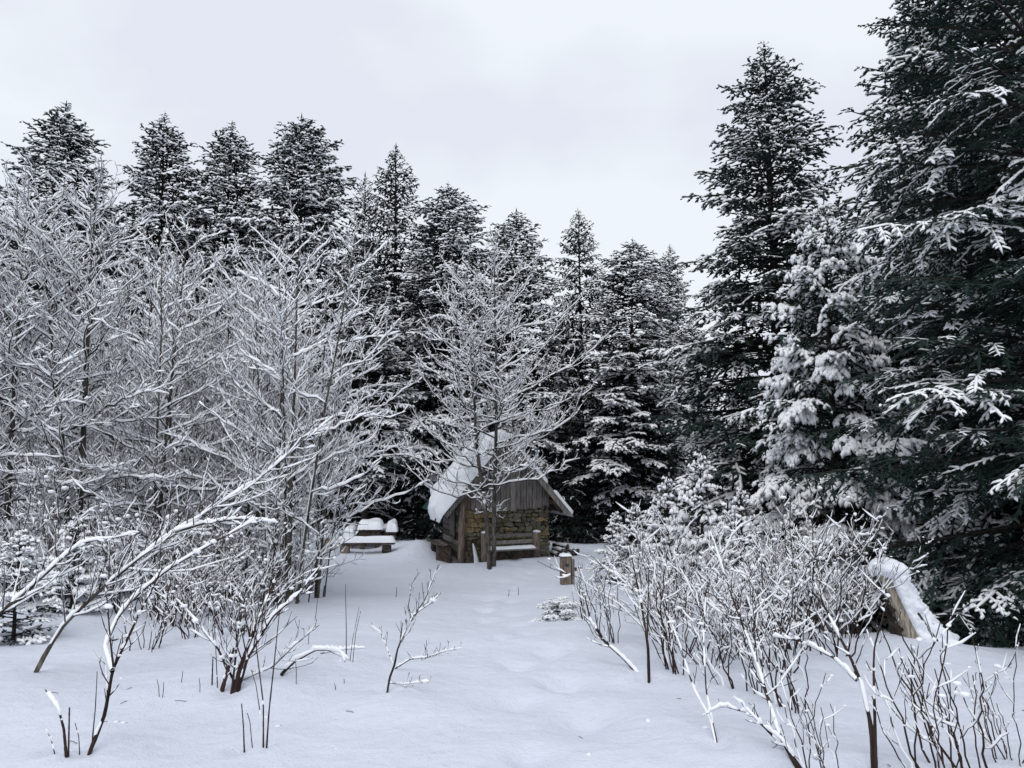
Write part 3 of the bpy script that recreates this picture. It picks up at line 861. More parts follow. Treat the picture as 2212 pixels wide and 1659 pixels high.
LEFT = [  # base u, d, height, kit, label
    (25, 12.5, 6.6, 'd', 'thick-trunked bare tree at the left edge, white with fine twigs'),
    (180, 13.0, 7.2, 'd', 'tallest bare tree on the left, its twigs reaching above the firs'),
    (345, 13.5, 6.6, 'b', 'twin-stemmed bare tree behind the leaning snowy trunk'),
    (365, 15.0, 6.4, 'c', 'bare tree with lichen-grey stems left of the middle of the thicket'),
    (482, 16.0, 7.0, 'a', 'straight bare tree in the middle of the left thicket'),
    (535, 15.5, 6.8, 'c', 'slim bare tree with a dark stem right of the thicket middle'),
    (600, 13.2, 6.2, 'a', 'bare tree leaning right beside the dark double trunk'),
    (632, 12.6, 6.3, 'a', 'dark-trunked bare tree near the edge of the clearing'),
    (690, 14.0, 5.7, 'a', 'slender bare tree at the clearing edge, closest to the picnic table'),
    (440, 19.0, 7.6, 'b', 'bare tree further back in the left thicket, in front of the firs'),
    (260, 18.0, 7.4, 'a', 'bare tree deep in the thicket between the two left skyline firs'),
    (300, 16.0, 7.2, 'b', 'bare tree behind the twin-stemmed one, twigs against the second skyline fir'),
    (560, 17.5, 7.0, 'd', 'wide bare tree behind the slim dark-stemmed one'),
    (100, 17.0, 7.6, 'c', 'bare tree behind the thick-trunked one at the left'),
    (600, 20.0, 7.2, 'a', 'bare tree at the back of the thicket, just left of the picnic table'),
    (-70, 12.5, 6.3, 'b', 'bare tree just outside the left edge, only its twigs in view'),
]
for u, d, h, k, lab in LEFT:
    p = at(u, 1010, d); g = float(gz(p[0], p[1]))
    base_h = {'a': 7.2, 'b': 7.0, 'c': 6.4, 'd': 7.5}[k]
    put_tree('bare_tree', lab, (B[k][0], base_h), p[0], p[1], g, h, 1.0, rg.uniform(0, 6.28), group='bare trees of the left thicket')

# the twin-stemmed tree in front of the hut
def px_path(pts, n=14):
    """pixels with distances -> smooth path"""
    Q = np.array([at(*p) for p in pts])
    t = np.concatenate([[0], np.cumsum(np.linalg.norm(np.diff(Q, axis=0), axis=1))]); t /= t[-1]
    t2 = np.linspace(0, 1, n * 4)
    L = np.stack([np.interp(t2, t, Q[:, c]) for c in range(3)], 1)
    for _ in range(6):
        L[1:-1] = (L[:-2] + L[1:-1] * 2 + L[2:]) / 4
    f = np.linspace(0, len(L) - 1, n)
    k = np.minimum(f.astype(int), len(L) - 2); w = (f - k)[:, None]
    return L[k] * (1 - w) + L[k + 1] * w

rng = np.random.default_rng(57)
cb = on_ground(1057, 1228)
D = cb[1]
s_l = px_path([(1058, 1240, D), (1053, 1150, D), (1047, 1085, D), (1038, 1030, D + .1), (1030, 970, D + .15), (1025, 870, D + .2), (1018, 760, D + .1), (1010, 650, D), (1004, 585, D)])
s_r = px_path([(1066, 1236, D + .18), (1067, 1150, D + .16), (1067, 1085, D + .14), (1070, 1000, D + .1), (1073, 880, D), (1072, 780, D), (1069, 680, D), (1068, 600, D), (1070, 535, D)])
off = V3(cb[0], cb[1], 0)
tt = np.linspace(0, 1, 14)
def prof_c(s):
    return np.interp(s, [0.15, 0.24, 0.4, 0.65, 1.0], [0.85, 1.0, 1.0, 0.78, 0.22])
kit = bare(rng, [(s_l - off, 0.066 * (1 - tt) ** 0.9 + 0.006), (s_r - off, 0.066 * (1 - tt) ** 0.9 + 0.006)], sp1=0.185, sp2=0.165, sp3=0.12, ang1=lambda s: np.interp(s, [0.15, 0.3, 0.6, 1.0], [98, 82, 66, 50]), up1=0.55, late=True, sag1=0.05, len1=0.41,
           prof1=prof_c, smin=0.235, thick=0.040, extra=0.010, len2=0.38, curl=0.5, blob=0.25, bark='pale_bark', L3=(0.06, 0.2))
put_tree('bare_tree', 'bare twin-stemmed tree with snowy branches in front of the hut', kit, off[0], off[1], 0, 1.0)
print('bare', TRIS[0])

# ------------------------------------------------------------------ hut
HZ = float(gz(HUT_X, HUT_Y - 0.9)) - 0.06
hut = thing('stone_hut', 'small stone hut with plank gable and steep snow-covered roof', 'hut', (HUT_X, HUT_Y, HZ), HUT_RZ)
HW, HD, RZ, SL = 1.42, 3.2, 3.80, 1.165          # half width, depth, ridge height, roof slope
def roof_z(x): return RZ - SL * abs(x)
rngh = np.random.default_rng(77)

def stone_mesh(seed, mat):
    rng = np.random.default_rng(seed)
    v, f = ICO[1]
    v = np.sign(v) * np.abs(v) ** 0.55
    v = v / np.abs(v).max(0)
    v = v * 0.5 * (1 + rng.uniform(-0.22, 0.16, (len(v), 1)))
    return mesh_from('stone', v, [f], mat, smooth=False)
STONES = {k: [stone_mesh(100 + i, k) for i in range(4)] for k in ('stone', 'stone_ochre', 'stone_moss')}

def stone_wall(parent, x0, x1, top, place, seed, skip=None):
    """courses of field stones, each its own piece; place(x, z) -> local position, rot"""
    rng = np.random.default_rng(seed)
    z = -0.12
    while z < top:
        h = rng.uniform(0.07, 0.16)
        x = x0 - rng.uniform(0, 0.08)
        while x < x1:
            wd = rng.uniform(0.10, 0.36) * (0.8 if h < 0.1 else 1)
            xc = x + wd / 2
            if xc + wd * 0.45 < x1 + 0.05:
                o1 = math.sin(xc * 2.3 + 0.6) * math.cos(z * 2.9 - 0.5) + rng.normal(0, 0.35)
                kind = 'stone_ochre' if (o1 > 0.42 and 0.55 < z) else ('stone_moss' if rng.random() < 0.38 else 'stone')
                loc, rot, dep = place(xc, z + h / 2)
                ang = rng.normal(0, 0.09)
                o = obj('stone', STONES[kind][rng.integers(0, 4)], parent, loc, (rng.normal(0, .06), ang, rot), (wd * 1.05, dep * rng.uniform(0.85, 1.3), h * rng.uniform(0.9, 1.25)))
            x += wd
        z += h

fw = obj('front_wall', box_mesh('wall_core', 2 * HW - 0.06, 0.30, 1.95, 'mortar', 0.02), hut, (0, 0.21, -0.2))
stone_wall(fw, -HW, HW, 1.62, lambda x, z: ((x, -0.16, z + 0.2), 0.0, 0.16), 5)
rw = obj('side_wall', box_mesh('wall_core', 0.3, HD - 0.1, 2.3, 'mortar', 0.02), hut, (HW - 0.2, HD / 2 + 0.1, -0.2))
stone_wall(rw, -HD / 2, HD / 2, 1.9, lambda x, z: ((0.16, x, z + 0.2), R(90), 0.14), 6)
bw = obj('back_wall', box_mesh('wall_core', 2 * HW - 0.1, 0.25, 2.1, 'mortar', 0.02), hut, (0, HD + 0.1, -0.2))
# left wall of dark planks with a shuttered opening
lw = obj('side_wall', box_mesh('wall_core', 0.12, HD - 0.3, 2.3, 'wood_beam', 0.02), hut, (-HW + 0.14, HD / 2 + 0.12, -0.2))
for k in range(11):
    obj('plank', box_mesh('plank', 0.045, HD - 0.35 + rngh.uniform(-.04, .04), 0.175, 'wood_dark' if k % 3 else 'wood_beam', 0.012, 0.004, k), lw, (-0.085 - rngh.uniform(0, .012), 0, 0.2 + k * 0.186))
sh = obj('shutter', box_mesh('shutter', 0.04, 0.62, 0.86, 'wood_beam', 0.01), hut, (-HW + 0.005, 1.15, 0.62))
for k, (yy, zz, sy, sz) in enumerate([(-0.34, 0.43, 0.07, 1.0), (0.34, 0.43, 0.07, 1.0), (0, -0.05, 0.75, 0.07), (0, 0.91, 0.75, 0.07)]):
    obj('shutter_frame', box_mesh('shutter_frame', 0.05, sy, sz, 'wood_dark', 0.008), sh, (-0.03, yy, zz - sz / 2))
for k in range(3):
    obj('shutter_board', box_mesh('shutter_board', 0.025, 0.17, 0.78, 'wood_dark', 0.006, 0.002, k), sh, (-0.034, -0.2 + 0.2 * k, 0.04))
# corner log and stub beams
mb = MB()
v, p = lathe([(0.115, -0.15), (0.108, 0.3), (0.102, 0.9), (0.098, 1.5), (0.095, 2.0)], 10, 0.08, 3)
mb.add(v, p); obj('corner_post', mb.build('corner_post', 'wood_brown'), hut, (-HW + 0.02, -0.10, 0), (R(1.5), R(1.0), 0))
obj('tie_beam', box_mesh('tie_beam', 2 * HW + 0.5, 0.16, 0.15, 'wood_beam', 0.02), hut, (0, 0.02, 1.66))
# gable boards
gable = obj('gable', box_mesh('gable_core', 2 * HW - 0.2, 0.06, 0.5, 'wood_beam', 0.01), hut, (0, 0.10, 1.75))
x = -HW + 0.04
bi = 0
while x < HW - 0.02:
    wd = rngh.uniform(0.125, 0.20)
    if x + wd > HW: wd = HW - x
    xc = x + wd / 2
    bot = 1.60 - 0.13 * math.cos(xc * 1.1) + rngh.uniform(-0.03, 0.03)
    t0, t1 = roof_z(x) - 0.14, roof_z(x + wd) - 0.14
    g = 0.008
    hb = 0.03
    y0 = -0.07 - rngh.uniform(0, 0.022)
    a = np.array([(x + g, y0, bot), (x + wd - g, y0, bot + rngh.uniform(-.012, .012)), (x + wd - g, y0, t1), (x + g, y0, t0)])
    if x < 0 < x + wd:
        a = np.array([(x + g, y0, bot), (x + wd - g, y0, bot), (x + wd - g, y0, t1), (0, y0, RZ - 0.15), (x + g, y0, t0)])
    a = a - np.array([xc, 0, bot])
    bk = a + np.array([0, hb, 0])
    nn = len(a)
    faces4 = np.array([(i, i + nn, (i + 1) % nn + nn, (i + 1) % nn) for i in range(nn)])
    if nn == 4:
        polys = [np.array([(0, 1, 2, 3), (7, 6, 5, 4)]), faces4]
    else:
        polys = [np.array([(0, 1, 2, 3), (8, 7, 6, 5)]), np.array([(0, 3, 4), (9, 8, 5)]), faces4]
    me = mesh_from('board', np.vstack([a, bk]), polys, 'pink_board' if bi == 1 else 'wood_dark', smooth=False)
    obj('board', me, gable, (xc, -0.10, bot - 1.75))
    x += wd; bi += 1
mb = MB()
a = np.array([(-HW, 0, 1.7), (HW, 0, 1.7), (HW, 0, roof_z(HW) - 0.15), (0, 0, RZ - 0.16), (-HW, 0, roof_z(HW) - 0.15)])
mb.add(np.vstack([a, a + np.array([0, 0.04, 0])]), [np.array([(0, 1, 2), (0, 2, 4), (2, 3, 4), (7, 6, 5), (9, 7, 5), (9, 8, 7)])])
obj('gable_back', mb.build('gable_back', 'wood_beam', False), hut, (0, 0.03, 0))
# roof
EX, Y0, Y1 = 2.06, -0.38, HD + 0.40
roof = obj('roof', None, hut)
nrm_len = math.hypot(1, SL)
def roof_pt(sx, s, y, t):
    """sx side, s distance down the slope, y along the ridge, t above the sheet"""
    x = s / nrm_len; return np.array([sx * (x + t * SL / nrm_len), y, RZ - SL * x + t / nrm_len])
SLEN = EX * nrm_len
def slab(sx, s0, s1, y0, y1, t0, t1):
    v = [roof_pt(sx, s, y, t) for t in (t0, t1) for (s, y) in ((s0, y0), (s1, y0), (s1, y1), (s0, y1))]
    f = np.array([(0, 3, 2, 1), (4, 5, 6, 7), (0, 1, 5, 4), (1, 2, 6, 5), (2, 3, 7, 6), (3, 0, 4, 7)])
    if sx < 0: f = f[:, ::-1]
    return np.array(v), [f]
for sx in (-1, 1):
    nsh = 5
    for k in range(nsh):
        ya = Y0 + (Y1 - Y0) * k / nsh; yb = Y0 + (Y1 - Y0) * (k + 1) / nsh + 0.02
        obj('roof_sheet', MB().add(*slab(sx, 0, SLEN, ya, yb, 0.0 + 0.004 * (k % 2), 0.018 + 0.004 * (k % 2))).build('roof_sheet', 'teal_metal', False), roof)
    for k in range(9):
        sa = 0.06 + k * (SLEN - 0.06) / 9
        obj('roof_plank', MB().add(*slab(sx, sa, sa + (SLEN - 0.06) / 9 - 0.012, Y0 + 0.03, Y1 - 0.03, -0.045, -0.002)).build('roof_plank', 'wood_beam', False), roof)
    obj('barge_board', MB().add(*slab(sx, 0.02, SLEN - 0.02, Y0 - 0.03, Y0 + 0.025, -0.19, -0.003)).build('barge_board', 'wood_dark', False), roof)
    for yy in (0.1, 1.2, 2.3):
        obj('rafter', MB().add(*slab(sx, 0.05, SLEN - 0.08, yy, yy + 0.10, -0.17, -0.046)).build('rafter', 'wood_beam', False), roof)
# snow lying on the roof
def roof_snow(sx, T, mask, seed, ns=44, nyy=40, s1=None):
    rng = np.random.default_rng(seed)
    s1 = s1 or SLEN + 0.16
    ss = np.linspace(-0.02, s1, ns); yy = np.linspace(Y0 - 0.09, Y1 + 0.05, nyy)
    Sg, Yg = np.meshgrid(ss, yy, indexing='ij')
    mk = mask(Sg, Yg)
    th = np.where(mk > 0, T * np.sqrt(np.clip(mk, 0, 1)), -0.05)
    th = th * (1 + 0.12 * np.sin(Sg * 3.1 + seed) * np.cos(Yg * 2.7) + 0.05 * np.sin(Sg * 9 + Yg * 7)) + 0.014
    pts = np.array([[roof_pt(sx, Sg[i, j], Yg[i, j], th[i, j]) for j in range(nyy)] for i in range(ns)])
    over = np.clip(Sg - SLEN, 0, 1)
    pts[..., 2] -= over * 0.55
    low = np.array([[roof_pt(sx, Sg[i, j], Yg[i, j], -0.03) for j in range(nyy)] for i in range(ns)])
    low[..., 2] -= over * 0.5
    i = np.arange(ns - 1)[:, None]; j = np.arange(nyy - 1)[None]
    q = np.stack(np.broadcast_arrays(i * nyy + j, (i + 1) * nyy + j, (i + 1) * nyy + j + 1, i * nyy + j + 1), -1).reshape(-1, 4)
    keep = (mk.reshape(-1)[q] > 0).any(1)
    q = q[keep]
    if sx < 0: q = q[:, ::-1]
    # underside for the parts past the eave and verge
    N = ns * nyy
    outer = (Sg > SLEN - 0.1) | (Yg < Y0 + 0.08)
    qb = q[(outer.reshape(-1)[q]).all(1)] + N
    return mesh_from('roof_snow', np.vstack([pts.reshape(-1, 3), low.reshape(-1, 3)]), [q, qb[:, ::-1]], 'snow')
def mask_l(s, y):
    e1 = (y - (Y0 - 0.08)) / 0.10
    low = SLEN + 0.10 - 0.05 * np.sin(y * 5) - sstep(0.35, 1.1, y - Y0) * 0.0 - np.clip(y - 1.2, 0, 9) * 0.30
    e2 = (low - s) / 0.14
    e3 = (Y1 - 0.02 - y) / 0.12
    return np.minimum(np.minimum(e1, e2), e3)
def mask_r(s, y):
    e1 = (y - (Y0 - 0.035)) / 0.06
    e2 = np.where(s < 1.95, (1.95 - s) / 0.10, np.where(s < 2.25, -1, np.minimum((s - 2.25) / 0.05, (SLEN + 0.05 - s) / 0.06) ))
    e3 = (Y1 - y) / 0.1
    return np.minimum(np.minimum(e1, e2), e3)
obj('snow', roof_snow(-1, 0.23, mask_l, 2), roof)
obj('snow', roof_snow(1, 0.075, mask_r, 3), roof)
obj('snow', snow_pad('ridge_snow', 0.42, Y1 - Y0 + 0.05, 0.20, 9, 26, 4, 0.02, 0.16), roof, (0, (Y0 + Y1) / 2, RZ - 0.12))
# chimney pipe
cx, cy = -0.55, 1.6
ch = obj('chimney', MB().add(*lathe([(0.085, 3.05), (0.085, 4.34), (0.10, 4.34), (0.10, 4.41)], 14)).build('chimney', 'pipe'), hut, (cx, cy, 0))
obj('chimney_cap', MB().add(*lathe([(0.17, 4.46), (0.16, 4.49), (0.03, 4.58)], 14)).build('chimney_cap', 'pipe', False), ch)
obj('flashing', MB().add(*lathe([(0.20, 3.02), (0.12, 3.32), (0.09, 3.36)], 14)).build('flashing', 'pipe'), ch)
mb = MB(); blobs(mb, rngh, np.array([[0, 0, 4.62]]), 0.17, 2, 0.75, 0.06); obj('snow', mb.build('cap_snow', 'snow'), ch)

# bench in front of the hut
c_, s_ = math.cos(HUT_RZ), math.sin(HUT_RZ)
def hut_w(x, y, z=0.0): return (HUT_X + c_ * x - s_ * y, HUT_Y + s_ * x + c_ * y, HZ + z)
fb = thing('log_bench', 'wooden bench with two thick log posts and snowy seat against the hut front', 'bench', hut_w(0.03, -0.62), HUT_RZ)
for sx in (-0.80, 0.80):
    po = obj('post', MB().add(*lathe([(0.125, -0.15), (0.12, 0.5), (0.113, 0.83), (0.10, 0.845)], 12, 0.05, 8)).build('post', 'wood_brown'), fb, (sx, 0, 0), (R(-2), R(2 if sx > 0 else -1), 0.3 * sx))
    mb = MB(); blobs(mb, rngh, np.array([[0, 0, 0.86]]), 0.115, 2, 0.42, 0.06); obj('snow', mb.build('post_snow', 'snow'), po)
obj('rail', box_mesh('rail', 1.62, 0.05, 0.10, 'wood_dark', 0.012, 0.004, 1), fb, (0, 0.09, 0.70), (R(-5), R(-1.0), 0))
obj('rail', box_mesh('rail', 1.62, 0.05, 0.12, 'wood_dark', 0.012, 0.004, 2), fb, (0, 0.11, 0.49), (R(-5), R(-1.5), 0))
se = obj('seat', box_mesh('seat', 1.58, 0.40, 0.055, 'wood_dark', 0.012, 0.003, 3), fb, (0, -0.10, 0.33), (0, R(-1.0), 0))
obj('snow', snow_pad('seat_snow', 1.46, 0.36, 0.075, 24, 8, 5, 0.0, 0.06), se, (0, -0.02, 0.052))
for k in range(8):
    obj('skirt_board', box_mesh('skirt_board', 0.185, 0.03, 0.42, 'wood_beam', 0.006, 0.003, 20 + k), fb, (-0.69 + 0.197 * k, -0.05 + 0.006 * (k % 2), -0.1))

# bench against the left wall
sb = thing('plank_bench', 'dark snowless plank bench on blocks along the left wall of the hut', 'bench', hut_w(-HW - 0.42, 0.95), HUT_RZ)
for k in range(3):
    obj('seat_plank', box_mesh('seat_plank', 0.17, 1.5, 0.06, 'wood_beam' if k != 1 else 'wood_dark', 0.012, 0.004, 40 + k), sb, (-0.19 + 0.18 * k, 0, 0.42))
for yy in (-0.55, 0.5):
    obj('block', box_mesh('block', 0.46, 0.24, 0.56, 'wood_beam', 0.03, 0.01, 44), sb, (0, yy, -0.14))

# board leaning by the corner, with a ridge of snow
lb = thing('leaning_board', 'narrow snow-edged board leaning on the stone wall beside the corner post', 'board', hut_w(-1.07, -0.24), HUT_RZ)
obj('board', box_mesh('leaning', 0.10, 0.05, 0.72, 'wood_beam', 0.01), lb, (0, 0, -0.1), (R(-6), R(-9), 0))
mb = MB(); Pq = np.array([[[0.12, -0.03, -0.08], [0.08, -0.03, 0.16], [0.04, -0.03, 0.34], [0.0, -0.03, 0.52]]]); tubes(mb, Pq, np.array([[0.085, 0.06, 0.045, 0.02]]), 8)
obj('snow', mb.build('board_snow', 'snow'), lb)

# firewood right of the hut
for k in range(9):
    x = HW + 0.28 + 0.16 * (k % 4) + 0.08 * (k // 4); z = 0.02 + 0.13 * (k // 4)
    lab = 'split log half under snow at the right foot of the hut'
    lg = thing('log', lab, 'log', hut_w(x, 0.15 + rngh.uniform(-.1, .1), z + 0.05), HUT_RZ + rngh.normal(0, 0.12), 'firewood at the foot of the hut')
    v, p = lathe([(0.075, -0.4), (0.08, 0), (0.07, 0.4)], 8, 0.12, k)
    o = obj('wood', MB().add(v, p).build('log_wood', 'wood_beam'), lg, (0, 0, 0), (R(90), 0, 0))
    mb = MB(); snow_tubes(mb, rngh, np.array([[[0, -0.42, 0], [0, -0.2, 0.005], [0, 0.1, 0], [0, 0.42, 0]]]), np.full((1, 4), 0.07), 0.015, 0.05, 5, 0.0)
    obj('snow', mb.build('log_snow', 'snow'), lg)

# ------------------------------------------------------------------ picnic set
def P_on(u, v):
    p = on_ground(u, v); return p
tb = on_ground(800, 1190)
TX, TY = at(800, 1180, 26.8)[0], 26.8
TZ = float(gz(TX, TY))
PRZ = R(8)
tbl = thing('picnic_table', 'wooden picnic table under a thick cushion of snow left of the hut', 'table', (TX, TY, TZ), PRZ)
for k in range(4):
    obj('top_plank', box_mesh('top_plank', 0.19, 1.6, 0.06, 'wood_beam', 0.012, 0.003, k), tbl, (-0.30 + 0.2 * k, 0, 0.62))
obj('apron', box_mesh('apron', 0.70, 0.06, 0.22, 'wood_beam', 0.01), tbl, (0, -0.74, 0.40))
for yy in (-0.55, 0.55):
    for xx in (-0.24, 0.24):
        obj('leg', box_mesh('leg', 0.16, 0.14, 0.62, 'wood_beam', 0.015), tbl, (xx, yy, 0.0))
obj('snow', snow_pad('table_snow', 0.82, 1.66, 0.27, 14, 20, 6, 0.06, 0.16), tbl, (0, 0, 0.678))
def bench(label, u_or_x, y, L, rz, h=0.40, th=0.20, wd=0.34):
    x = u_or_x
    b = thing('picnic_bench', label, 'bench', (x, y, float(gz(x, y))), rz, 'benches round the picnic table')
    obj('seat', box_mesh('bench_seat', L, wd, 0.07, 'wood_beam', 0.012, 0.003, int(L * 10)), b, (0, 0, h - 0.07))
    for sx in (-1, 1):
        obj('leg', box_mesh('bench_leg', 0.28, wd * 0.8, h + 0.1, 'wood_brown' if sx < 0 else 'wood_beam', 0.02), b, (sx * L * 0.36, 0, -0.2))
    obj('snow', snow_pad('bench_snow', L + 0.02, wd + 0.04, th, 24, 10, int(L * 7), 0.04, 0.13), b, (0, 0, h + 0.001))
    return b
fx = at(790, 1200, 25.3)
bench('snow-topped bench across the near end of the picnic table', fx[0], 25.3, 1.86, PRZ * 0.3, 0.36, 0.19)
bench('bench along the left side of the picnic table, buried in snow', TX - 0.72, TY + 0.1, 1.5, R(90) + PRZ, 0.40, 0.30, 0.32)
bench('bench along the right side of the picnic table, nearest the hut', TX + 0.72, TY + 0.1, 1.5, R(90) + PRZ, 0.40, 0.32, 0.32)
sx_ = at(708, 1185, 25.8)
st = thing('log_stool', 'short log stool with a cap of snow left of the picnic table', 'stool', (sx_[0], 25.8, float(gz(sx_[0], 25.8))))
obj('log', MB().add(*lathe([(0.17, -0.1), (0.165, 0.2), (0.16, 0.42)], 12, 0.06, 4)).build('stool_log', 'wood_brown'), st)
mb = MB(); blobs(mb, rngh, np.array([[0, 0, 0.46]]), 0.20, 2, 0.62, 0.05); obj('snow', mb.build('stool_snow', 'snow'), st)
bx_ = at(838, 1160, 28.4)
st = thing('log_stool', 'snow-capped log stool behind the picnic table, on its right', 'stool', (bx_[0], 28.4, float(gz(bx_[0], 28.4))))
obj('log', MB().add(*lathe([(0.16, -0.1), (0.155, 0.2), (0.15, 0.52)], 12, 0.06, 4)).build('stool_log', 'wood_beam'), st)
mb = MB(); blobs(mb, rngh, np.array([[0, 0, 0.58]]), 0.24, 2, 0.6, 0.05); obj('snow', mb.build('stool_snow', 'snow'), st)

# squared post by the trail
pp = on_ground(1222, 1262)
po = thing('wooden_post', 'short weathered wooden post with a metal plate beside the right-hand shrubs', 'post', pp, R(12))
obj('timber', box_mesh('timber', 0.21, 0.2, 0.72, 'wood_brown', 0.02, 0.008, 3), po, (0, 0, -0.13))
obj('side_slab', box_mesh('side_slab', 0.05, 0.2, 0.66, 'wood_dark', 0.01, 0.006, 5), po, (0.146, 0.0, -0.13))
obj('crossbar', box_mesh('crossbar', 0.2, 0.07, 0.07, 'wood_beam', 0.01), po, (0.26, 0.02, 0.27))
obj('metal_plate', box_mesh('metal_plate', 0.09, 0.012, 0.06, 'pipe', 0.003), po, (0.0, -0.118, 0.38))
obj('snow', snow_pad('post_snow', 0.26, 0.24, 0.05, 8, 8, 9, 0.0, 0.06), po, (0, 0, 0.592))
print('hut', TRIS[0])

# ------------------------------------------------------------------ stump
sbp = at(1990, 1412, 8.6)
SX, SY = sbp[0], 8.6
SZ = float(gz(SX, SY)) - 0.08
stump = thing('tree_stump', 'broken leaning tree stump, bare wood on its left and snow over its right', 'stump', (SX, SY, SZ))
stump.scale = (0.84, 0.84, 0.80)
def stump_surface(nh, na, grow=0.0, seed=3):
    rng = np.random.default_rng(seed)
    h = np.linspace(0, 1, nh); a = np.linspace(0, 2 * math.pi, na, endpoint=False)
    Hh, A = np.meshgrid(h, a, indexing='ij')
    rad = 0.165 + 0.12 * (1 - Hh) ** 2.2 + 0.012 * np.sin(5 * A + 3 * Hh) + 0.010 * np.sin(11 * A + 1.3)
    rad = rad + (1 - Hh) ** 3 * (0.13 * np.clip(np.cos(A - 0.1), 0, 1) ** 2 + 0.06 * np.clip(np.cos(A - 2.4), 0, 1) ** 3)
    cxx = -0.42 * Hh ** 0.9; 
    top = 1.0 * Hh * (1 - 0.05 * np.sin(2 * A + 1) * Hh)
    return np.stack([cxx + rad * np.cos(A), rad * np.sin(A) * 0.9, top], -1), A, Hh
Sg, A, Hh = stump_surface(44, 84)
nh, na = A.shape
q = ring_faces(1, nh, na)
vv = Sg.reshape(-1, 3)
capv = np.vstack([vv, Sg[-1].mean(0)[None]])
cap = np.array([((nh - 1) * na + i, (nh - 1) * na + (i + 1) % na, len(vv)) for i in range(na)])
angs = A.reshape(-1)[q].mean(1); hs_ = Hh.reshape(-1)[q].mean(1)
bare_side = (np.abs(((A.reshape(-1)[q[:, 0]] - 4.15 + math.pi) % (2 * math.pi)) - math.pi) < 0.52 + 0.14 * np.sin(hs_ * 23) + 0.1 * np.sin(hs_ * 51)) & (hs_ > 0.06)
obj('wood', mesh_from('stump_wood', capv, [q[bare_side], cap], 'stump_wood'), stump)
obj('bark', mesh_from('stump_bark', vv, [q[~bare_side]], 'stump_bark'), stump)
cen = np.stack([-0.42 * Hh ** 0.9, 0 * Hh, Sg[..., 2]], -1)
outw = unit(unit((Sg - cen) * np.array([1, 1, 0])) + np.array([0.0, 0, 0.45]))
face = np.clip((outw @ unit(V3(0.85, -0.15, 0.55)) - 0.10) / 0.5, 0, 1)
nz = 0.8 + 0.25 * np.sin(A * 6 + Hh * 9) * np.cos(Hh * 14 - A * 2) + 0.15 * np.sin(Hh * 31 + A * 5) + np.random.default_rng(8).normal(0, 0.16, A.shape)
# a bare streak where bark shows through
streak = np.exp(-((A - 5.15) / 0.16) ** 2) * (Hh < 0.42)
th = 0.085 * face ** 0.7 * nz * (1 - streak) * (0.75 + 0.5 * (1 - Hh))
th = np.where(face < 0.06, -0.02, th) - 0.03 * streak
sv = Sg + outw * th[..., None]
obj('snow', mesh_from('stump_snow', sv.reshape(-1, 3), [q], 'snow'), stump)
mb = MB(); blobs(mb, np.random.default_rng(2), np.array([[-0.41, 0.0, 1.0], [-0.33, -.02, 0.97], [-0.47, 0.0, 0.97], [-0.28, -.03, 0.88]]), np.array([0.19, 0.18, 0.15, 0.17]), 2, 0.72, 0.07)
obj('snow_cap', mb.build('stump_cap', 'snow'), stump)

# ------------------------------------------------------------------ shrubs
def shrub(seed, ns=16, H=1.8, spread=0.55, lean=(-0.25, 0), r0=0.008, sp=0.24, sp2=0.20, thick=0.03, blob=0.5, extra=0.010, arch=0.0, blob_r=(0.014, 0.036), tw='red_twig', root=0.22, side=0.10):
    rng = np.random.default_rng(seed)
    br, sn = MB(), MB()
    a = rng.uniform(0, 6.28, ns); rr = rng.uniform(0, root, ns)
    p0 = np.stack([np.cos(a) * rr, np.sin(a) * rr, np.full(ns, -0.12)], 1)
    tl = rng.uniform(0.1, 1.0, ns) * spread
    d0 = unit(np.stack([np.cos(a) * tl + lean[0], np.sin(a) * tl + lean[1], np.ones(ns)], 1))
    L = H * rng.uniform(0.5, 1.1, ns)
    P, Rr = run_branches(rng, p0, d0, L, np.full(ns, r0) * rng.uniform(0.7, 1.25, ns), np.full(ns, 0.003), 12, up=0.12, wob=0.10, droop=arch, kink=0.09)
    tubes(br, P, Rr, 4); snow_tubes(sn, rng, P, Rr, extra, thick, 4, gap=0.48, side=side)
    i1, s1, q1, d1, r1 = spawn(rng, P, Rr, L, sp, 0.25, 0.97, (28, 50), 'whorl')
    L1 = np.clip(0.36 * L[i1] * (1.15 - s1) * rng.uniform(0.5, 1.2, len(i1)), 0.08, 0.9)
    P1, R1 = run_branches(rng, q1, d1, L1, np.minimum(r1 * 0.6, 0.005), np.full(len(i1), 0.0025), 5, up=0.22, wob=0.13, kink=0.09)
    tubes(br, P1, R1, 3); snow_tubes(sn, rng, P1, R1, extra * 0.9, thick * 0.9, 4, gap=0.2, side=side)
    i2, s2, q2, d2, r2 = spawn(rng, P1, R1, L1, sp2, 0.2, 0.97, (30, 50), 'any', 0.2)
    if len(i2):
        L2 = rng.uniform(0.06, 0.24, len(i2))
        P2, R2 = run_branches(rng, q2, d2, L2, np.full(len(i2), 0.0035), np.full(len(i2), 0.002), 3, up=0.3, wob=0.07)
        tubes(br, P2, R2, 3); snow_tubes(sn, rng, P2, R2, extra * 0.9, thick * 0.8, 3, gap=0.2, side=side)
        c = np.concatenate([q1[rng.random(len(q1)) < blob], P1[:, -1][rng.random(len(P1)) < blob], P2[:, -1][rng.random(len(P2)) < blob * 0.8], P1[:, 2][rng.random(len(P1)) < blob * 0.5]])
    else:
        c = np.concatenate([q1[rng.random(len(q1)) < blob], P1[:, -1][rng.random(len(P1)) < blob]])
    if len(c):
        blobs(sn, rng, c + V3(0, 0, 0.012), blob_r[0] + (blob_r[1] - blob_r[0]) * rng.random(len(c)) ** 2, 0, 0.85, 0.3)
    return [('stems', br.build('shrub_stems', tw)), ('snow', sn.build('shrub_snow', 'twig_snow'))], 1.0

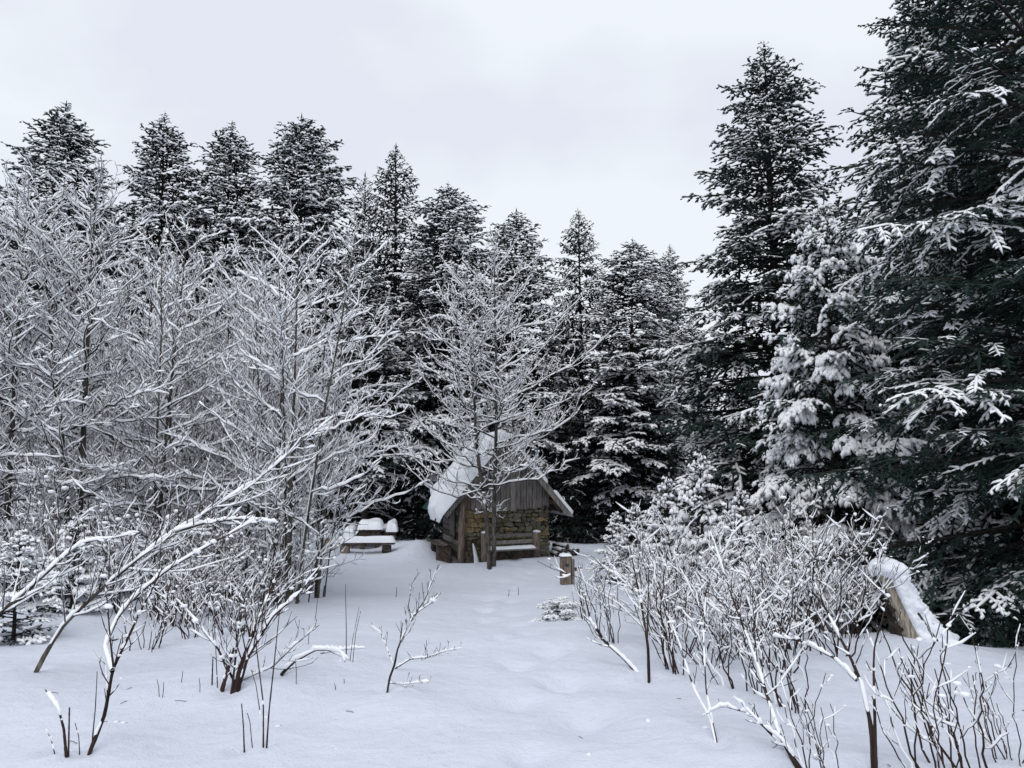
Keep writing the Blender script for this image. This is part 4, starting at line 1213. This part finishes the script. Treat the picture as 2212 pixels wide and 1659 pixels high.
SH = [shrub(60 + k, 13, 1.85, 0.85, (-0.15, 0.0), r0=0.009, blob=0.38, blob_r=(0.010, 0.032), thick=0.026, extra=0.006, arch=0.3, sp=0.16, sp2=0.15) for k in range(4)]
SH += [shrub(70 + k, 10, 2.0, 0.8, (-0.2, 0.05), r0=0.009, blob=0.25, blob_r=(0.009, 0.026), arch=0.45, thick=0.024, extra=0.005, sp=0.16, sp2=0.15) for k in range(2)]
print('shrubs', TRIS[0])
spots = []
tries = 0
while len(spots) < 54 and tries < 6000:
    tries += 1
    u = rg.uniform(1330, 1860); v = rg.uniform(1225, 1475)
    lim = np.interp(u, [1330, 1380, 1450, 1600, 1750, 1860, 2000], [1260, 1360, 1420, 1460, 1450, 1400, 1300])
    if v > lim: continue
    p = on_ground(u, v)
    if all((p[0] - a[0]) ** 2 + (p[1] - a[1]) ** 2 > 0.45 ** 2 for a in spots): spots.append(p)
for k, p in enumerate(sorted(spots, key=lambda q: q[1])):
    far_ = p[1] > 11.0
    kit = SH[rg.integers(0, 4)] if far_ or rg.random() < 0.5 else SH[4 + rg.integers(0, 2)]
    u = CX + p[0] / p[1] * FPX
    w_ = 'beside the wooden post' if u < 1390 else ('below the young firs' if u < 1600 else ('before the padded fir' if u < 1780 else 'next to the stump'))
    lab = ('snow-balled shrub at the back of the thicket ' if far_ else 'red-stemmed snowy shrub at the front of the thicket ') + w_
    put_tree('shrub', lab, kit, p[0], p[1], p[2], rg.uniform(0.5, 1.05) * (0.72 if u < 1420 else 1.0), 1.0, rg.uniform(-1.5, 1.5) if u > 1420 else rg.uniform(1.2, 5.0), 'shrub', ('back shrubs ' if far_ else 'front shrubs ') + w_)
for k in range(16):
    u = [60, 120, 180, 215, 260, 300, 340, 390, 420, 450, 490, 520, 560, 590, 625, 655][k]; v = rg.uniform(1268, 1330)
    p = on_ground(u, v)
    put_tree('shrub', 'tall snow-covered shrub filling the foot of the left thicket', SH[rg.integers(0, 4)], p[0], p[1], p[2], rg.uniform(0.8, 1.3), 1.0, rg.uniform(0, 6.28), 'shrub', 'shrubs at the foot of the left thicket')
# low shrubs under the bare trees on the left
SL_ = [shrub(80 + k, 10, 1.0, 0.6, (0.05, 0), r0=0.008, blob=0.25, thick=0.02, extra=0.007) for k in range(2)]
cnt = 0
for _ in range(60):
    u = rg.uniform(330, 690); v = rg.uniform(1255, 1380)
    if u > 560 and v > 1330: continue
    p = on_ground(u, v); cnt += 1
    if cnt > 18: break
    put_tree('shrub', 'thin brown undergrowth shoots in the snow below the bare trees', SL_[cnt % 2], p[0], p[1], p[2], rg.uniform(0.7, 1.1), 1.0, rg.uniform(0, 6.28), 'shrub', 'undergrowth below the bare trees')

# ------------------------------------------------------------------ single stems and leaning trunks in front
def hero(name, label, stems, cat='shrub', bark='red_twig', seed=0, sp=0.16, len1=0.3, thick=0.03, extra=0.012, blob=0.3, sticks=(), smin=0.3, lmax=0.6, gap=0.33, group=None, side=0.10, up=0.35):
    """stems: [(pixel path, r0, r1)], sticks have no side shoots"""
    rng = np.random.default_rng(seed)
    NP = 26
    def fit(p):
        # set the path at the distance where its foot meets the snow
        g = on_ground(p[0][0], p[0][1])
        if abs(g[1] / p[0][2] - 1) < 0.3 and p[0][1] > 1390:
            k = g[1] / p[0][2]
            p = [(u, v, d * k) for u, v, d in p]
            Q = px_path(p, NP)
            return np.vstack([[Q[0] - unit(Q[1] - Q[0]) * 0.12 - V3(0, 0, 0.05)], Q[1:]])
        return px_path(p, NP)
    paths = [(fit(p), r0, r1) for p, r0, r1 in stems]
    stk = [(fit(p), r0, r1) for p, r0, r1 in sticks]
    b0 = (paths + stk)[0][0][0]
    o = V3(b0[0], b0[1], float(gz(b0[0], b0[1])))
    tr, br, sn = MB(), MB(), MB()
    t = np.linspace(0, 1, NP)
    allp = paths + stk
    P = np.stack([p - o for p, _, _ in allp]); Rr = np.stack([r0 * (1 - t) + r1 * t for _, r0, r1 in allp])
    Rr *= rng.uniform(0.88, 1.12, Rr.shape)
    snow_tubes(sn, rng, P, Rr, extra, thick, 5, gap=gap, side=side)
    n = len(paths)
    if n:
        L = np.linalg.norm(np.diff(P[:n], axis=1), axis=2).sum(1)
        i1, s1, q1, d1, r1 = spawn(rng, P[:n], Rr[:n], L, sp, smin, 0.98, (30, 65), 'whorl')
        L1 = np.clip(len1 * L[i1] * (1.2 - s1) * rng.uniform(0.3, 1.2, len(i1)), 0.05, lmax)
        P1, R1 = run_branches(rng, q1, d1, L1, np.minimum(r1 * 0.5, 0.006), np.full(len(i1), 0.0018), 6, up=up, wob=0.08)
        tubes(br, P1, R1, 4); snow_tubes(sn, rng, P1, R1, extra * 0.5, thick * 0.6, 4, gap=gap + 0.1, side=side)
        i2, s2, q2, d2, r2 = spawn(rng, P1, R1, L1, 0.09, 0.15, 0.97, (30, 55), 'any', 0.3)
        if len(i2):
            P2, R2 = run_branches(rng, q2, d2, rng.uniform(0.04, 0.2, len(i2)) * np.minimum(1, L1[i2] * 2.5), np.full(len(i2), 0.0025), np.full(len(i2), 0.0015), 4, up=up, wob=0.08)
            tubes(br, P2, R2, 3); snow_tubes(sn, rng, P2, R2, extra * 0.35, thick * 0.4, 3, gap=gap + 0.2, side=side)
        c = q1[rng.random(len(q1)) < blob]
        if len(c): blobs(sn, rng, c + V3(0, 0, 0.01), rng.uniform(0.008, 0.022, len(c)), 1, 0.8, 0.25)
    tn = thing(name, label, cat, o, 0, group)
    if br.n: tag(obj('twigs', br.build('twigs', 'twig'), tn), kind='stuff')
    for k in range(len(P)):
        tr = MB(); tubes(tr, P[k:k + 1], Rr[k:k + 1], 7)
        obj('stem', tr.build('stem', bark), tn)
    tag(obj('snow', sn.build('snow', 'twig_snow'), tn), kind='stuff')
    return tn

hero('leaning_tree', 'long snow-capped trunk leaning right across the left foreground', [
    ([(75, 1452, 6.6), (137, 1348, 6.7), (238, 1256, 6.8), (318, 1192, 6.9), (373, 1152, 7.0), (450, 1105, 7.1), (560, 1035, 7.3), (655, 955, 7.5), (720, 900, 7.6)], 0.019, 0.0025),
    ([(380, 1148, 7.0), (440, 1130, 7.0), (520, 1120, 7.0), (600, 1130, 7.0)], 0.016, 0.003)], 'tree', 'bark', 1, 0.045, 0.28, 0.026, 0.006, 0.1, lmax=1.0, gap=0.0, smin=0.12)
hero('leaning_tree', 'snowy trunk leaning in from the left edge above the long one', [
    ([(-90, 1400, 6.2), (0, 1323, 6.3), (61, 1274, 6.4), (137, 1204, 6.5), (183, 1170, 6.5), (238, 1164, 6.6), (300, 1150, 6.7)], 0.021, 0.003)], 'tree', 'bark', 2, 0.045, 0.3, 0.028, 0.007, 0.1, gap=0.0, smin=0.1)
hero('leaning_shrub', 'forked brown shrub rising from the snow in the left foreground corner', [
    ([(190, 1634, 4.45), (226, 1546, 4.5), (244, 1445, 4.55), (275, 1381, 4.6), (305, 1317, 4.65), (336, 1259, 4.7), (350, 1225, 4.7)], 0.013, 0.004),
    ([(243, 1450, 4.55), (226, 1396, 4.8), (254, 1332, 4.9), (290, 1290, 5.0), (361, 1231, 5.1), (486, 1158, 5.2), (560, 1120, 5.3)], 0.013, 0.004),
    ([(245, 1440, 4.55), (238, 1380, 4.5), (232, 1300, 4.5), (222, 1240, 4.5)], 0.006, 0.002)], 'shrub', 'red_twig', 3, 0.055, 0.22, 0.022, 0.005, 0.25, smin=0.2, lmax=0.45,
    sticks=[([(197, 1625, 4.45), (206, 1530, 4.45), (210, 1450, 4.5)], 0.004, 0.002)])
hero('arching_stem', 'short arching stem and straight stick at the bottom left', [], sticks=[
    ([(143, 1630, 4.45), (138, 1575, 4.45), (126, 1530, 4.45), (98, 1490, 4.5)], 0.009, 0.003), ([(148, 1630, 4.43), (149, 1580, 4.43), (150, 1528, 4.43)], 0.005, 0.004),
    ([(118, 1628, 4.4), (110, 1595, 4.4), (98, 1575, 4.4)], 0.003, 0.002), ([(172, 1625, 4.4), (170, 1590, 4.4), (162, 1562, 4.4)], 0.003, 0.002)], seed=4, thick=0.02)
hero('upright_stems', 'tuft of tall straight stems left of the trail in the foreground', [], sticks=[
    ([(576, 1615, 4.5), (581, 1537, 4.5), (592, 1435, 4.5), (604, 1319, 4.5)], 0.0055, 0.0025), ([(569, 1615, 4.5), (569, 1520, 4.5), (554, 1400, 4.5), (552, 1315, 4.5)], 0.0055, 0.0025),
    ([(528, 1626, 4.5), (526, 1570, 4.5), (522, 1520, 4.5)], 0.005, 0.003), ([(562, 1540, 4.5), (553, 1480, 4.5), (541, 1440, 4.5)], 0.0035, 0.002), ([(545, 1615, 4.5), (540, 1560, 4.5), (533, 1535, 4.5)], 0.003, 0.002)], seed=5, thick=0.012)
hero('snowy_shrub', 'snow-laden shrub with several stems in the left middle ground', [
    ([(505, 1500, 5.9), (520, 1440, 5.95), (549, 1360, 6.0), (580, 1285, 6.1), (600, 1240, 6.1)], 0.020, 0.005),
    ([(512, 1500, 5.9), (535, 1420, 5.9), (590, 1330, 5.9), (648, 1281, 5.9), (690, 1225, 5.9)], 0.014, 0.004),
    ([(500, 1500, 5.95), (508, 1430, 5.95), (515, 1360, 6.0), (530, 1290, 6.0)], 0.010, 0.004),
    ([(480, 1490, 5.9), (500, 1420, 5.9), (505, 1400, 5.9)], 0.016, 0.008),
    ([(510, 1480, 5.9), (470, 1400, 5.8), (420, 1340, 5.8), (390, 1300, 5.8)], 0.010, 0.003),
    ([(520, 1470, 5.9), (590, 1440, 5.9), (640, 1390, 5.8), (690, 1350, 5.8)], 0.006, 0.002)], 'shrub', 'red_twig', 6, 0.05, 0.35, 0.022, 0.006, 0.25, smin=0.2, lmax=0.5, sticks=[
    ([(458, 1480, 5.9), (460, 1420, 5.9)], 0.006, 0.004), ([(470, 1485, 5.9), (466, 1400, 5.9), (462, 1330, 5.9)], 0.004, 0.002)])
hero('arched_branch', 'bent branch arching out of the snow left of the small sapling', [
    ([(606, 1458, 6.0), (637, 1428, 6.0), (682, 1404, 6.0), (709, 1404, 6.0), (753, 1425, 5.95)], 0.013, 0.004)], 'branch', 'twig', 7, 0.5, 0.1, 0.03, 0.006, 0.0, sticks=[([(690, 1412, 6.0), (740, 1404, 5.9), (790, 1400, 5.8)], 0.005, 0.002), ([(709, 1404, 6), (735, 1410, 5.9), (745, 1430, 5.8)], 0.005, 0.002)], gap=0.0)
hero('upright_stems', 'single tall stick and short shoots just left of the small sapling', [], sticks=[
    ([(748, 1425, 6.3), (748, 1350, 6.3), (746, 1262, 6.3)], 0.005, 0.002), ([(762, 1430, 6.3), (768, 1370, 6.3), (779, 1320, 6.3)], 0.003, 0.002), ([(756, 1428, 6.3), (762, 1380, 6.3), (776, 1310, 6.3)], 0.003, 0.0015)], seed=8, thick=0.01)
hero('bare_sapling', 'small bare sapling with upright twigs left of the trail', [
    ([(836, 1498, 5.75), (842, 1462, 5.75), (852, 1438, 5.75), (859, 1400, 5.75), (876, 1363, 5.75), (893, 1329, 5.8), (917, 1298, 5.8), (930, 1264, 5.8), (949, 1218, 5.8)], 0.009, 0.002),
    ([(852, 1445, 5.75), (886, 1424, 5.7), (920, 1421, 5.6), (961, 1407, 5.5), (998, 1400, 5.45)], 0.006, 0.0015),
    ([(848, 1432, 5.75), (835, 1397, 5.8), (825, 1370, 5.85), (801, 1351, 5.9)], 0.005, 0.0015),
    ([(890, 1334, 5.8), (882, 1310, 5.8), (890, 1260, 5.8), (908, 1234, 5.8)], 0.0035, 0.0015),
    ([(892, 1330, 5.8), (930, 1303, 5.75), (952, 1282, 5.7)], 0.0035, 0.0015),
    ([(838, 1475, 5.7), (880, 1478, 5.6), (930, 1472, 5.5)], 0.003, 0.0012)], 'sapling', 'twig', 9, 0.04, 0.24, 0.012, 0.004, 0.05, smin=0.3, lmax=0.22, gap=0.2, up=0.5)
hero('dark_stem', 'straight dark forked stem in the right foreground', [
    ([(1893, 1680, 4.1), (1889, 1519, 4.15), (1887, 1442, 4.2), (1889, 1396, 4.2), (1903, 1348, 4.2), (1915, 1300, 4.2)], 0.010, 0.003)], 'shrub', 'red_twig', 10, 0.12, 0.25, 0.02, 0.008, 0.3, smin=0.55, lmax=0.4)
hero('leaning_shrub', 'snow-streaked stem leaning left beside the straight dark one', [
    ([(1888, 1680, 4.12), (1881, 1564, 4.2), (1860, 1473, 4.35), (1835, 1415, 4.5), (1802, 1354, 4.7), (1783, 1314, 4.8), (1760, 1260, 4.9)], 0.014, 0.004),
    ([(1850, 1470, 4.4), (1800, 1420, 4.6), (1730, 1385, 4.8), (1670, 1375, 5.0)], 0.009, 0.003)], 'shrub', 'red_twig', 11, 0.08, 0.25, 0.022, 0.005, 0.2, smin=0.4, lmax=0.5)
hero('arching_stem', 'long stem arching left from the bottom right of the thicket', [
    ([(1735, 1680, 4.1), (1684, 1590, 4.3), (1634, 1430, 4.8), (1585, 1300, 5.2), (1535, 1150, 5.6)], 0.012, 0.003), ([(1745, 1680, 4.1), (1690, 1600, 4.2), (1640, 1560, 4.3), (1590, 1510, 4.4)], 0.007, 0.002),
    ([(1700, 1620, 4.2), (1620, 1540, 4.4), (1560, 1525, 4.5), (1520, 1545, 4.5)], 0.008, 0.002)], 'shrub', 'red_twig', 12, 0.07, 0.25, 0.022, 0.005, 0.2, smin=0.25, lmax=0.45)
hero('leaning_shrub', 'thin pair of stems at the front edge of the right thicket', [
    ([(1548, 1610, 4.6), (1535, 1555, 4.7), (1499, 1489, 4.9), (1470, 1397, 5.2), (1440, 1320, 5.4)], 0.007, 0.002), ([(1550, 1612, 4.6), (1525, 1490, 4.8), (1520, 1380, 5.0), (1524, 1290, 5.2)], 0.006, 0.002)], 'shrub', 'red_twig', 13, 0.08, 0.2, 0.018, 0.005, 0.2, smin=0.3, lmax=0.35)
hero('dark_stem', 'upright forked stem at the left front of the right thicket', [
    ([(1402, 1475, 6.4), (1400, 1400, 6.4), (1388, 1320, 6.5), (1372, 1240, 6.6), (1360, 1180, 6.7)], 0.014, 0.004), ([(1398, 1380, 6.4), (1400, 1300, 6.4), (1402, 1200, 6.4)], 0.007, 0.002)], 'shrub', 'red_twig', 14, 0.07, 0.28, 0.02, 0.006, 0.2, smin=0.3, lmax=0.5)
hero('arching_stem', 'snow-lined stem bending down to the snow at the thicket edge', [
    ([(1376, 1452, 6.6), (1340, 1415, 6.7), (1305, 1385, 6.8), (1275, 1340, 6.9), (1262, 1280, 7.0)], 0.016, 0.005)], 'shrub', 'twig', 15, 0.07, 0.28, 0.024, 0.006, 0.2, smin=0.3, lmax=0.4)
# fans of thin stems at the bottom right
SF = [shrub(90 + k, 9, 1.05, 0.35, (-0.18, 0.0), r0=0.0065, sp=0.20, sp2=0.16, blob=0.28, thick=0.016, extra=0.005, blob_r=(0.008, 0.022), root=0.16, side=0.06) for k in range(2)]
for (u, v, h, lab) in [(2095, 1665, 1.0, 'fan of thin red-brown stems at the bottom right corner'), (2190, 1640, 0.8, 'sparse thin stems at the right edge of the foreground'), (2010, 1690, 0.85, 'small fan of thin stems between the dark stem and the corner fan'), (1770, 1700, 0.6, 'short thin stems at the bottom edge, left of the straight dark stem'), (1262, 1340, 0.8, 'thin stems beside the low fir clump by the trail'), (1310, 1385, 0.95, 'thin stems at the left front corner of the right thicket'), (1450, 1450, 1.1, 'thin stems in front of the right thicket, below the young firs'), (1600, 1490, 1.15, 'thin stems in front of the right thicket, below the padded fir'), (1700, 1530, 1.0, 'thin stems standing clear in front of the right thicket')]:
    p = on_ground(u, v)
    put_tree('thin_shrub', lab, SF[0 if u > 2050 else 1], p[0], p[1], p[2], h, 1.0, rg.uniform(-0.4, 0.4), 'shrub')
for (u, v, h, lab) in [(318, 1405, 0.85, 'thin twiggy shoots under the long leaning trunk on the left'), (425, 1378, 0.9, 'thin twiggy shoots between the leaning trunk and the snowy shrub')]:
    p = on_ground(u, v)
    put_tree('thin_shrub', lab, SF[0], p[0], p[1], p[2], h, 1.2, rg.uniform(0, 6), 'shrub')
# dry stalks standing alone in the snow
for k, (u, v, du, dv) in enumerate([(345, 1505, -6, 38), (350, 1507, 4, 34), (390, 1475, 5, 26), (432, 1495, -2, 30), (640, 1478, -2, 55), (665, 1392, 3, 40), (725, 1490, -3, 14), (742, 1476, 1, 10), (855, 1290, 2, 22), (1098, 1288, 2, 14), (1120, 1285, -1, 18), (680, 1340, 6, 46)]):
    p = on_ground(u, v); d = p[1]
    Q = np.stack([p - V3(0, 0, 0.05), (p + at(u + du, v - dv, d)) / 2 + V3(0.004, 0, 0), at(u + du, v - dv, d)])[None] - p
    mb = MB(); tubes(mb, Q, np.array([[0.003, 0.0026, 0.0018]]) * max(1, d / 7), 4)
    o = thing('dry_stalk', 'thin dry stalk standing alone in the open snow', 'stalk', p, 0, 'single stalks in the open snow')
    obj('stem', mb.build('stalk', 'twig'), o)
# clumps dropped from the branches and bits of twig lying on the snow
rgf = np.random.default_rng(99)
cl, tw = [], []
for k in range(130):
    u = rgf.choice([rgf.uniform(0, 760), rgf.uniform(1180, 2212), rgf.uniform(940, 1230)]); v = rgf.uniform(1240, 1655)
    if 940 < u < 1230 and v > 1300: continue
    (cl if rgf.random() < 0.72 else tw).append(on_ground(u, v))
mb = MB(); cl = np.array(cl); blobs(mb, rgf, cl, 0.006 + 0.022 * rgf.random(len(cl)) ** 3, 0, 0.5, 0.35)
tag(obj('fallen_snow_clumps', mb.build('fallen_snow_clumps', 'snow')), 'small clumps of snow dropped from the branches', 'snow', kind='stuff')
tw = np.array(tw); a = rgf.uniform(0, 6.28, len(tw)); ln = rgf.uniform(0.02, 0.09, len(tw))
dv_ = np.stack([np.cos(a) * ln, np.sin(a) * ln, rgf.uniform(-0.004, 0.012, len(tw))], 1)
mb = MB(); tubes(mb, np.stack([tw + V3(0, 0, .003), tw + dv_ * 0.5 + V3(0, 0, .006), tw + dv_ + V3(0, 0, .003)], 1), np.full((len(tw), 3), 0.0022), 3)
tag(obj('fallen_twigs', mb.build('fallen_twigs', 'twig')), 'bits of dark twig scattered on the snow', 'twigs', kind='stuff')
print('TOTAL TRIS', TRIS[0])
